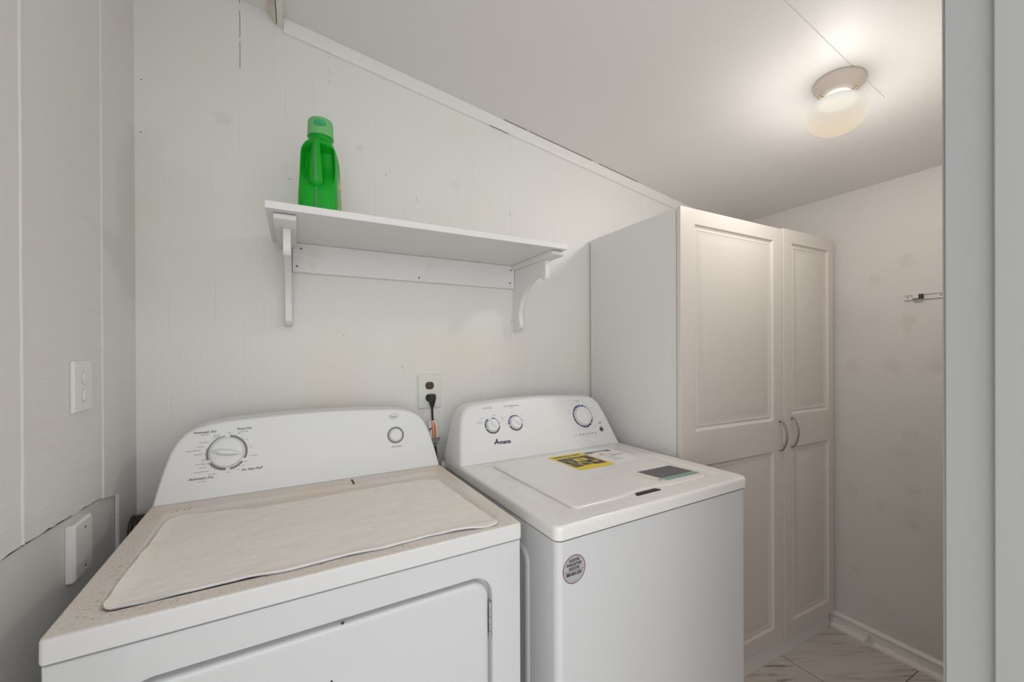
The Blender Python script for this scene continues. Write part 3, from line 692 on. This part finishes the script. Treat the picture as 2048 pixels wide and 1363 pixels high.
# round registration sticker on the front
bm = B(); fy = 0.004
sm = lambda off: (lambda u, v: (u, fy - off, v))
SX, SZ, SR = .0485, .8275, .0312
sheet(bm, circ(SX, SZ, SR, 48), sm(.0001), .0004, (0, -1, 0), 0)
arc_strip(bm, SX, SZ, SR - .0016, SR, 0, 360, sm(.0008), 60, 1); bm.faces.new([bm.verts.new(sm(.0008)(*p)) for p in ((SX - .0275, SZ - .0035), (SX + .0275, SZ - .0035), (SX + .0275, SZ - .0027), (SX - .0275, SZ - .0027))]).material_index = 1
text_into(bm, [('REGISTER', SX, SZ + .0195, .0060, .035, 0, 'CENTER', .78), ('ENREGISTRER', SX, SZ + .0107, .0060, .035, 0, 'CENTER', .78), ('REGISTRE', SX, SZ + .0019, .0060, .035, 0, 'CENTER', .78),
    ('888-800-3381', SX, SZ - .0098, .0068, .04, 0, 'CENTER', .80), ('W10240513A', SX, SZ - .0272, .0014, .0, 0)], sm(.0008), 2)
rs = obj('round_sticker', bm, ['silver_st', 'maroon', 'black_print'], was, recalc=False); rs['label'] = 'round silver sticker with a maroon rim'
# console
WC = .524; WT = .5
wpts = [(.000, .9305), (.009, .975), (.018, 1.015), (.026, 1.048), (.036, 1.078), (.047, 1.096), (.062, 1.108), (.085, 1.1155), (.12, 1.119), (.20, 1.1235), (.27, 1.126), (.345, 1.127)]
wc = make_console(was, WW, WC, WZ, WT, wpts, .672, 'plastic', .010)
wm = plane_map(WC, WZ, WT, .0006); kz2 = .895; FW = (WC, WZ, WT)
def wk(cz): return lambda u, v: wm(u, cz + (v - cz) * kz2)
for cx, cz, sg in ((.1445, 1.0425, [(-62, -28), (-104, -66), (8, 44), (48, 90)]), (.2395, 1.0435, [(-52, -2), (2, 42), (46, 88), (-100, -56)])):
    bmb = B()
    for a0, a1 in sg: arc_strip(bmb, cx, cz, .0245, .0295, a0, a1, wk(cz), 12)
    arc_strip(bmb, cx, cz, .0245, .0295, 97, 250, wk(cz), 30, 1); obj('dial_ring', bmb, ['blue_print', 'olive'], wc, recalc=False)
WX, WZc = .553, 1.0425; bmb = B()
for a0, a1 in ((-60, -44), (-42, -14), (-11, 3), (8, 24), (27, 42), (138, 155), (157, 178), (180, 198), (200, 214)): arc_strip(bmb, WX, WZc, .0405, .0478, a0, a1, wk(WZc), 10)
arc_strip(bmb, WX, WZc, (.0450, .0405), (.0478, .0478), 46, 132, wk(WZc), 30, 1); arc_strip(bmb, WX, WZc, .0415, .0478, 218, 282, wk(WZc), 30, 1); arc_strip(bmb, WX, WZc, .0415, .0478, 284, 296, wk(WZc), 6, 1)
obj('dial_ring', bmb, ['blue_print', 'olive'], wc, recalc=False)
for i in range(6):
    bm = B(); x = .5125 + i * .01535; bm.faces.new([bm.verts.new(wm(*p)) for p in ((x - .0028, .9758), (x + .0028, .9758), (x + .0028, .9788), (x - .0028, .9788))]); obj('indicator_light', bm, 'black_print', wc, recalc=False)
words([('WATER LEVEL', .1385, 1.1005, .0050, .004, 0, 'CENTER', .92), ('WASH TEMPERATURE', .2375, 1.1015, .0050, .004, 0, 'CENTER', .92), ('cold rinse', .2395, 1.094, .0028), ('normal', .5465, 1.1015, .0050, .004), ('heavy', .5145, 1.086, .0028),
    ('medium', .5475, 1.0945, .0028), ('light', .588, 1.086, .0028), ('delicate', .609, 1.0685, .0028), ('casual', .4895, 1.068, .0028), ('& wash', .4905, 1.0635, .0028), ('auto sensing', .111, 1.0695, .0028), ('auto sensing', .095, 1.0575, .0028), ('+ extra rinse', .095, 1.0535, .0028),
    ('deep water', .162, 1.0765, .0028), ('wash', .162, 1.0725, .0028), ('deep water', .191, 1.0655, .0028), ('wash', .191, 1.0615, .0028), ('extra rinse', .191, 1.0565, .0028), ('cool', .2085, 1.0695, .0028), ('cold', .233, 1.0785, .0028),
    ('warm', .2715, 1.0705, .0028), ('hot', .2785, 1.0495, .0028), ('tap', .205, 1.046, .0028), ('cold', .205, 1.042, .0028), ('normal', .597, 1.001, .0028), ('normal', .5145, .999, .0028), ('spin only', .552, .9955, .0028),
    ('lights', .490, .977, .0035, .006), ('lid', .5125, .9715, .0026), ('soak wash', .535, .9715, .0026), ('rinse', .553, .9715, .0026), ('spin', .568, .9715, .0026), ('done', .586, .9715, .0026), ('hold 3 sec', .630, .9715, .0028), ('press', .632, 1.003, .0028), ('to start', .632, .999, .0028)], wm, 'soft_print', wc, 'caption')
bm = B(); text_into(bm, [('START', .629, 1.0105, .0052, .012, 0, 'CENTER', .92)], wm); obj('lettering', bm, 'black_print', wc, recalc=False)
bm = B(); text_into(bm, [('A', .1455, .9898, .0160, .035, .35, 'CENTER', .95), ('mana', .1790, .9866, .0122, .035, .25, 'CENTER', 1.22)], wm)
bm.faces.new([bm.verts.new(wm(*p)) for p in ((.1362, .9860), (.1590, .9860), (.1597, .9882), (.1370, .9882))]); obj('brand_badge', bm, 'navy', wc, recalc=False)
knob('level_knob', wc, .1445, 1.0425, .0225, .012, -28, FW, .007, .0055)
knob('temperature_knob', wc, .2395, 1.0435, .0225, .012, -42, FW, .007, .0055)
knob('cycle_knob', wc, WX, WZc, .0375, .014, -12, FW, .008, .0065)
Mx = console_frame(.6265, .9868, *FW); bm = B(); lathe(bm, [(.0092, .0002), (.0092, .0016), (.0075, .0022), (.0005, .0022)], 28, M_=Mx); obj('start_button', bm, 'olive', wc, angle=50)
bx('rear_panel', 'trim_old', -.012, .668, .35, WW + .002, .674, .915, was)

# ------------------------------------------------------------------ tall cabinet
CR = math.radians(-.4237); CW = 1.031; CH = 1.819; CT = .6235
cab = thing('tall_cabinet', 'tall white two-door storage cabinet with raised panel doors', 'cabinet', (1.6038, -.5184, 0), CR)
bx('side_panel', 'lam', .003, .0225, 0, .019, .507, CH - .002, cab, .0006, 2)
bx('side_panel', 'lam', CW - .018, .0225, 0, CW - .002, .507, CH - .002, cab, .0006, 2)
bx('top_panel', 'lam', .019, .0225, CH - .020, CW - .018, .507, CH - .003, cab, .0005, 2)
bx('bottom_panel', 'lam', .019, .0225, .085, CW - .018, .507, .101, cab)
bx('back_panel', 'lam', .019, .501, .101, CW - .018, .507, CH - .020, cab)
bx('shelf_panel', 'lam', .020, .04, .90, CW - .019, .500, .916, cab)
bx('toe_kick', 'lam', .003, .008, 0, CW - .035, .0215, .078, cab, .001, 2)
bx('filler_strip', 'lam', CW - .031, .012, 0, CW - .020, .0215, .078, cab, .0008, 2)
def pdoor(x0, x1, z0, z1, yf, panels, name):
    bm = B(); th = .018
    # door slab face split in a grid so that panels can be sunk with mitred steps
    xs = [x0, panels[0][0], panels[0][1], x1]; zs = [z0] + [q for p in sorted(panels, key=lambda p: p[2]) for q in (p[2], p[3])] + [z1]
    V = {}
    def vv(x, y, z):
        k = (round(x, 5), round(y, 5), round(z, 5))
        if k not in V: V[k] = bm.verts.new((x, y, z))
        return V[k]
    for i in range(3):
        for j in range(len(zs) - 1):
            if i == 1 and j % 2 == 1: continue
            bm.faces.new((vv(xs[i], yf, zs[j]), vv(xs[i + 1], yf, zs[j]), vv(xs[i + 1], yf, zs[j + 1]), vv(xs[i], yf, zs[j + 1])))
    for px0, px1, pz0, pz1 in panels:
        prev = None
        for ins, dy in ((0, 0), (.003, .0045), (.009, .0080), (.013, .0075), (.016, .0050), (.020, .0072), (.024, .0080), (.052, .0018), (.058, .0012)):
            lp = [vv(px0 + ins, yf + dy, pz0 + ins), vv(px1 - ins, yf + dy, pz0 + ins), vv(px1 - ins, yf + dy, pz1 - ins), vv(px0 + ins, yf + dy, pz1 - ins)]
            if prev:
                for k in range(4): bm.faces.new((prev[k], prev[(k + 1) % 4], lp[(k + 1) % 4], lp[k]))
            prev = lp
        bm.faces.new(prev)
    # rim and back
    bxs = [(x, z) for x in (0,) for z in (0,)]
    edge = [(x, z0) for x in xs] + [(x1, z) for z in zs[1:]] + [(x, z1) for x in xs[::-1][1:]] + [(x0, z) for z in zs[::-1][1:-1]]
    n_ = len(edge)
    for i in range(n_):
        a, b_ = edge[i], edge[(i + 1) % n_]
        bm.faces.new((vv(a[0], yf, a[1]), vv(a[0], yf + th, a[1]), vv(b_[0], yf + th, b_[1]), vv(b_[0], yf, b_[1])))
    bm.faces.new([vv(x, yf + th, z) for x, z in edge])
    return obj(name, bm, 'door', cab, bevel=.0022, seg=3, angle=25)
d1 = pdoor(0, CT - .0015, .082, CH - .001, 0, [(.076, .556, .140, .880), (.076, .556, 1.010, 1.762)], 'door_panel')
d2 = pdoor(CT + .0015, CW, .072, CH + .004, -.002, [(CT + .068, CW - .045, .135, .885), (CT + .068, CW - .045, 1.028, 1.766)], 'door_panel')
def handle(x, zc, dr):
    P = spline([(x, -.001 - (0 if dr is d1 else .002), zc - .060), (x, -.010, zc - .061), (x, -.019, zc - .050), (x, -.028, zc - .024), (x, -.031, zc), (x, -.028, zc + .024), (x, -.019, zc + .050), (x, -.010, zc + .061), (x, -.001, zc + .060)], 5)
    n_ = len(P); bm = B(); tube(bm, P, [.0036 + .0026 * abs(2 * i / (n_ - 1) - 1) ** 6 for i in range(n_)], 12)
    yb = 0 if dr is d1 else -.002
    for s_ in (-1, 1):
        Mx = Matrix.Translation((x, yb, zc + s_ * .060)) @ Matrix.Rotation(PI / 2, 4, 'X')
        lathe(bm, [(.0068, .0002), (.0068, .002), (.0045, .004), (.003, .006)], 16, M_=Mx)
    obj('handle', bm, 'nickel', dr, angle=50)
handle(.597, .945, d1); handle(.682, .952, d2)

# ------------------------------------------------------------------ wall shelf
sh = thing('wall_shelf', 'white wooden wall shelf on two scrolled brackets holding a green bottle', 'shelf', (0, 0, 0))
bx('shelf_board', 'shelf', .334, -.345, 1.659, 1.243, -.0005, 1.678, sh, .0012, 2)
bx('back_rail', 'shelf', .391, -.018, 1.564, 1.204, -.0005, 1.6585, sh, .0012, 2)
prof = [(-.0008, 1.6395), (-.2555, 1.6395), (-.2565, 1.588), (-.2545, 1.575), (-.248, 1.5675), (-.240, 1.5655), (-.231, 1.568), (-.225, 1.575), (-.2215, 1.5825), (-.214, 1.5855), (-.200, 1.586), (-.183, 1.5835), (-.160, 1.576), (-.135, 1.564), (-.110, 1.548),
    (-.088, 1.528), (-.070, 1.503), (-.058, 1.475), (-.053, 1.452), (-.055, 1.435), (-.060, 1.420), (-.061, 1.408), (-.057, 1.398), (-.048, 1.391), (-.036, 1.388), (-.0008, 1.388)]
for x0, x1, c0, c1 in ((.3705, .3895, .351, .403), (1.2055, 1.2245, 1.192, 1.242)):
    bm = B(); prism(bm, prof, lambda u, v: (x0, u, v), lambda u, v: (x1, u, v)); br = obj('bracket', bm, 'shelf', sh, bevel=.0018, seg=2, angle=35)
    bm = B(); pc = [(-.0008, 1.6585), (-.316, 1.6585), (-.322, 1.655), (-.3235, 1.649), (-.320, 1.643), (-.312, 1.6398), (-.0008, 1.6398)]
    prism(bm, pc, lambda u, v: (c0, u, v), lambda u, v: (c1, u, v)); obj('bracket_cap', bm, 'shelf', br, bevel=.0015, seg=2, angle=35)
for x, z in ((.416, 1.641), (.404, 1.583), (.803, 1.578), (1.188, 1.640), (1.184, 1.587)):
    bm = B(); Mx = Matrix.Translation((x, -.018, z)) @ Matrix.Rotation(PI / 2, 4, 'X'); lathe(bm, [(.0036, 0.0), (.0034, .0008), (.002, .0013), (.0003, .0013)], 14, M_=Mx); obj('screw', bm, 'screw', sh)

# ------------------------------------------------------------------ detergent bottle
bt = thing('detergent_bottle', 'bright green laundry detergent jug with a pale green cap on the wall shelf', 'bottle', (.4655, -.225, 1.6782), math.radians(-13))
bm = B(); n_ = 96; lv = []
PR = [(0, .041, .058), (.004, .0470, .0640), (.012, .0505, .0680), (.03, .0515, .0690), (.06, .0505, .0690), (.09, .0490, .0685), (.12, .0478, .0680), (.150, .0468, .0670), (.175, .0455, .066), (.190, .0435, .063), (.202, .0400, .056), (.212, .0365, .046), (.219, .0335, .037), (.224, .0315, .0315), (.232, .0310, .0310), (.242, .0310, .0310)]
def pr_at(z):
    for (a, w0, d0), (b_, w1, d1_) in zip(PR, PR[1:]):
        if a <= z <= b_:
            t = (z - a) / (b_ - a); return w0 + (w1 - w0) * t, d0 + (d1_ - d0) * t
    return PR[-1][1:]
def sst(e0, e1, x): t = min(max((x - e0) / (e1 - e0), 0), 1); return t * t * (3 - 2 * t)
zs = [0, .002, .005, .009] + [.014 + i * .0030 for i in range(66)] + [.214, .217, .220, .224, .232, .242]
for z in sorted(zs):
    w_, d_ = pr_at(z); ex = 2 + 2.4 * (1 - sst(.18, .224, z)); lp = []
    for i in range(n_):
        a = 2 * PI * i / n_; c, s_ = math.cos(a), math.sin(a)
        x = w_ * math.copysign(abs(c) ** (2 / ex), c); y = d_ * math.copysign(abs(s_) ** (2 / ex), s_)
        if y < 0: # grip hollows each side of the handle
            q = sst(.060, .150, z) * (1 - sst(.180, .208, z)) * sst(.25, .85, -y / d_) * (1 - sst(.72, 1.02, abs(x) / w_))
            y += .044 * q
        lp.append((x, y, z))
    lv.append(lp)
loft(bm, lv); obj('body', bm, 'green', bt, angle=80)
bm = B(); hp = spline([(0, -.030, .216), (0, -.046, .207), (0, -.058, .192), (0, -.0645, .170), (0, -.067, .140), (0, -.0675, .112), (0, -.0650, .090), (0, -.0600, .076)], 7); loops = []
for i, p in enumerate(hp):
    t = i / (len(hp) - 1); wx = .0085 + .0085 * sst(.15, .85, t) - .007 * sst(.88, 1, t); dp = .010 - .004 * sst(.85, 1, t)
    tn = (hp[min(i + 1, len(hp) - 1)] - hp[max(i - 1, 0)]).normalized(); nn = tn.cross(Vector((1, 0, 0)))
    loops.append([p + Vector((1, 0, 0)) * wx * math.cos(2 * PI * k / 20) + nn * dp * math.sin(2 * PI * k / 20) for k in range(20)])
loft(bm, loops); hd = obj('handle', bm, 'green', bt, angle=60)
bm = B(); sp = [(0, p.y - .0088, p.z) for p in hp if .084 < p.z < .190]
tube(bm, sp, [.0012 + .0016 * min(1, i / 4) for i in range(len(sp))], 8); obj('level_strip', bm, 'strip', hd, angle=60)
bm = B(); tube(bm, [(0, -.0683, .072), (0, -.0686, .05), (0, -.0686, .026), (0, -.0675, .014)], .0022, 8); obj('level_strip', bm, 'strip', bt, angle=60)
bm = B()
lab = []
for j in range(9):
    z = .022 + j * .013; w_, d_ = pr_at(z); row = []
    for i in range(11):
        y = -.040 + i * .009; x = w_ * (1 - abs(y / d_) ** 4.4) ** (1 / 4.4) + .0004; row.append(bm.verts.new((x, y + (.012 * (j / 8) ** 2 if i == 0 else 0), z)))
    lab.append(row)
for a_, b_ in zip(lab, lab[1:]):
    for i in range(10): bm.faces.new((a_[i], a_[i + 1], b_[i + 1], b_[i]))
obj('side_label', bm, 'label_b', bt, recalc=False, angle=60)
bm = B(); CR_ = .0335; lathe(bm, [(.0325, .2350), (.0345, .2355), (.0343, .243), (.0338, .262), (.0330, .276), (.0318, .282), (.0295, .2845), (.015, .2850), (.001, .2850)], 56); cp = obj('cap', bm, 'cap', bt, angle=50)
bm = B()
def capf(u, v, off):
    a = u / CR_; return ((CR_ + off) * math.sin(a), -(CR_ + off) * math.cos(a), .2655 + v)
c0 = [bm.verts.new(capf(u, v, .0006)) for u, v in circ(.004, 0, .0168, 36, .0100)]; c1 = [bm.verts.new(capf(u, v, .0014)) for u, v in circ(.004, 0, .0158, 36, .0092)]; c2 = [bm.verts.new(capf(u, v, .0008)) for u, v in circ(.004, 0, .0140, 36, .0078)]; cc = bm.verts.new(capf(.004, 0, .0008))
for i in range(36):
    j = (i + 1) % 36; bm.faces.new((c0[i], c0[j], c1[j], c1[i])); bm.faces.new((c1[i], c1[j], c2[j], c2[i])); bm.faces.new((c2[i], c2[j], cc))
obj('cap_spout', bm, 'cap_dark', cp, angle=50)

# ------------------------------------------------------------------ electrical
def receptacle(bm, cx, cz, f, w=.0165, h=.0140, mi=0, depth=.003):
    P = [(cx + w * math.cos(a), cz + max(min(w * math.sin(a), h), -h)) for a in [2 * PI * i / 40 for i in range(40)]]
    prism(bm, P, lambda u, v: f(u, v, 0), lambda u, v: f(u, v, depth), mi)
def slots(bm, cx, cz, f, mi=0):
    for dx, h in ((-.0062, .0045), (.0062, .0036)): prism(bm, [(cx + dx - .0011, cz + .003 - h), (cx + dx + .0011, cz + .003 - h), (cx + dx + .0011, cz + .003 + h), (cx + dx - .0011, cz + .003 + h)], lambda u, v: f(u, v, .0028), lambda u, v: f(u, v, .0036), mi)
    prism(bm, circ(cx, cz - .0075, .0026, 14), lambda u, v: f(u, v, .0028), lambda u, v: f(u, v, .0036), mi)
def plate(f, x0, z0, x1, z1, th, m, parent, bev=.003):
    bm = B(); loft(bm, [[f(u, v, 0) for u, v in rrect(x0, z0, x1, z1, .003, 4)], [f(u, v, th * .45) for u, v in rrect(x0, z0, x1, z1, .003, 4)], [f(u, v, th) for u, v in rrect(x0 + bev, z0 + bev, x1 - bev, z1 - bev, .003, 4)]])
    return obj('cover_plate', bm, m, parent, angle=25)
ob_ = thing('wall_outlet', 'ivory outlet plate with brown sockets on the back wall, a black plug in it', 'outlet', (.845, 0, 1.155))
fb = lambda u, v, d: (u, -.0005 - d, v)
pl_ = plate(fb, -.044, -.065, .044, .065, .006, 'ivory', ob_)
for zc in (.021, -.025):
    bm = B(); receptacle(bm, 0, zc, lambda u, v, d: fb(u, v, d + .0045)); rc = obj('socket', bm, 'brown', ob_, bevel=.0006, seg=2)
    bm = B(); slots(bm, 0, zc, lambda u, v, d: fb(u, v, d + .0045)); obj('slot', bm, 'black', rc)
bm = B(); prism(bm, circ(0, -.002, .003, 16), lambda u, v: fb(u, v, .0058), lambda u, v: fb(u, v, .0068)); obj('screw', bm, 'ivory', ob_)
# plug and cord
pc_ = thing('power_cord', 'black power cord with a paper tag, plugged in behind the dryer', 'power cord', (.845, -.006, 1.129))
bm = B()
loops = []
for z, wx, y0, y1 in ((.016, .009, -.022, -.0052), (.0145, .0125, -.027, -.0052), (.004, .0135, -.029, -.0052), (-.010, .0115, -.028, -.006), (-.022, .0080, -.026, -.010), (-.028, .0072, -.025, -.011), (-.032, .0068, -.024, -.012)):
    loops.append([(x + .004, y, z) for x, y in rrect(-wx, y0, wx, y1, min(wx, (y1 - y0) / 2) * .5, 4)])
loft(bm, loops); obj('plug', bm, 'black', pc_, angle=45)
bm = B(); tube(bm, spline([(.004, -.018, -.025), (.004, -.018, -.045), (.006, -.019, -.09), (.009, -.024, -.14), (.015, -.026, -.20), (.019, -.028, -.25), (.022, -.028, -.32), (.022, -.026, -.6), (.01, -.024, -.9), (-.02, -.024, -1.122)], 6), .0040, 10); obj('cord', bm, 'black', pc_, angle=60)
# folded paper tag with orange stripes
bm = B()
T = [(-.013, -.080), (.007, -.081), (.017, -.088), (.023, -.118), (.027, -.146), (-.006, -.145), (-.012, -.125)]
prism(bm, T, lambda u, v: (u, -.0305 - .10 * max(u, 0) * .2, v), lambda u, v: (u, -.0300 - .10 * max(u, 0) * .2, v)); tg = obj('paper_tag', bm, 'paper', pc_, recalc=True); tg['label'] = 'white folded tag with orange stripes'
bm = B()
for P in ([(-.004, -.081), (.000, -.081), (.0065, -.1445), (.001, -.1445)], [(.004, -.083), (.009, -.090), (.014, -.108), (.0155, -.1445), (.009, -.1445)]):
    prism(bm, P, lambda u, v: (u, -.0318, v), lambda u, v: (u, -.0312, v))
obj('stripe', bm, 'orange', tg)
bm = B()
for cx_, cz_, r_ in ((-.008, -.112, .0035), (-.004, -.110, .0025), (-.010, -.116, .002)): disc(bm, cx_, cz_, r_, lambda u, v: (u, -.0314, v), 8)
obj('tag_print', bm, 'black_print', tg, recalc=False)
bm = B(); prism(bm, [(-.008, -.146), (.031, -.146), (.027, -.160), (.014, -.180), (.004, -.172), (-.004, -.158)], lambda u, v: (u, -.0290, v), lambda u, v: (u, -.0284, v)); obj('paper_tag', bm, 'foil', pc_)['label'] = 'grey printed lower tag'

ol = thing('wall_outlet', 'white duplex outlet on the left wall boards, painted over', 'outlet', (0.0, -.3345, 1.2335))
fl = lambda u, v, d: (.0005 + d, u, v)
plate(fl, -.041, -.0535, .041, .0535, .0060, 'white_pl', ol)
for zc in (.0165, -.0195):
    bm = B(); receptacle(bm, 0.006, zc, lambda u, v, d: fl(u, v, d + .0062), .0150, .0125); rc = obj('socket', bm, 'white_pl', ol, bevel=.0008, seg=2)
    bm = B(); slots(bm, 0.006, zc, lambda u, v, d: fl(u, v, d + .0063)); obj('slot', bm, 'drywall', rc)
bp = thing('blank_cover_plate', 'white blank cover plate low on the left wall beside the dryer', 'wall plate', (-.007, -.3400, .8985))
bm = B(); f2 = lambda u, v, d: (.0005 + d, u, v)
loft(bm, [[f2(u, v, 0) for u, v in rrect(-.041, -.058, .041, .058, .004, 4)], [f2(u, v, .010) for u, v in rrect(-.041, -.058, .041, .058, .004, 4)], [f2(u, v, .014) for u, v in rrect(-.037, -.054, .037, .054, .004, 4)], [f2(u, v, .0145) for u, v in rrect(-.036, -.050, .036, .050, .004, 4)]])
obj('cover_plate', bm, 'white_pl', bp, angle=25)
for zc in (.040, -.040):
    bm = B(); prism(bm, circ(.004, zc, .0026, 14), lambda u, v: f2(u, v, .0142), lambda u, v: f2(u, v, .0152)); obj('screw', bm, 'screw', bp)

# dark dryer vent duct behind the dryer
vd = thing('vent_duct', 'dark brown vent duct behind the left rear corner of the dryer', 'duct', (.003, -.0415, .822))
bm = B(); Mx = Matrix.Rotation(PI / 2, 4, 'Y'); pr = []
for i in range(30):
    x = i * .0085; pr += [(.036, x), (.0365, x + .003), (.0345, x + .006)]
lathe(bm, [(.037, 0)] + pr + [(.037, .258)], 36, M_=Mx); obj('duct_pipe', bm, 'duct', vd, angle=50)

# ------------------------------------------------------------------ shelf rail on the right wall
rl = thing('shelf_rail', 'short white metal rail with a clip, screwed to the right wall', 'wall bracket', (RW, -.83, 1.5195))
bm = B()
for z0, z1, d in ((-.011, -.0085, .006), (.0085, .011, .006), (-.0085, .0085, .002)): box(bm, -.0005 - d, -.062, z0, -.0005, .054, z1)
obj('rail', bm, 'wire', rl, bevel=.0008, seg=2)
bm = B(); prism(bm, [(-.0065, .030), (-.024, .022), (-.027, .010), (-.024, .004), (-.006, .006)], lambda u, v: (u, v, -.007), lambda u, v: (u, v, .012))
obj('clip', bm, 'wire', rl, bevel=.0015, seg=2)
bm = B(); prism(bm, [(-.0065, .0045), (-.022, .0015), (-.020, -.004), (-.0065, -.006)], lambda u, v: (u, v, -.009), lambda u, v: (u, v, .010)); obj('clip_catch', bm, 'hole', rl)
for yy in (.044, -.056):
    bm = B(); Mx = Matrix.Translation((-.0024, yy, 0)) @ Matrix.Rotation(-PI / 2, 4, 'Y'); lathe(bm, [(.0026, 0), (.0024, .001), (.0003, .0012)], 12, M_=Mx); obj('screw', bm, 'screw', rl)

# ------------------------------------------------------------------ ceiling lamp
LX, LY = 1.915, -.862
lamp = thing('ceiling_light', 'lit ceiling light with a round opal glass globe and cream base', 'ceiling light', (LX, LY, ceil_z(LX)))
lamp.rotation_euler = (0, math.atan(.1524), 0)
bm = B(); lathe(bm, [(.066, -.0005), (.067, -.004), (.066, -.009), (.060, -.015), (.052, -.026), (.046, -.036), (.042, -.0385), (.036, -.0395)], 56); obj('lamp_base', bm, 'pan', lamp, angle=50)
bm = B(); lathe(bm, [(.033, -.041), (.034, -.050), (.036, -.058), (.054, -.066), (.070, -.077), (.0785, -.092), (.0800, -.104), (.0770, -.118), (.068, -.134), (.052, -.148), (.032, -.156), (.012, -.159), (.0008, -.1592)], 64); obj('globe', bm, 'globe', lamp, angle=80)
for a in (2.5, 4.6, .4):
    bm = B(); c, s_ = math.cos(a), math.sin(a); tube(bm, [(.041 * c, .041 * s_, -.0475), (.050 * c, .050 * s_, -.0475)], .0022, 10); tube(bm, [(.049 * c, .049 * s_, -.0475), (.053 * c, .053 * s_, -.0475)], .004, 12); obj('set_screw', bm, 'brass', lamp)
l = bpy.data.lights.new('bulb', 'POINT'); l.energy = LAMP_POWER; l.color = (1.0, .955, .90); l.shadow_soft_size = .05
lo = bpy.data.objects.new('bulb', l); COL.objects.link(lo); lo.parent = lamp; lo.location = (0, 0, -.098)
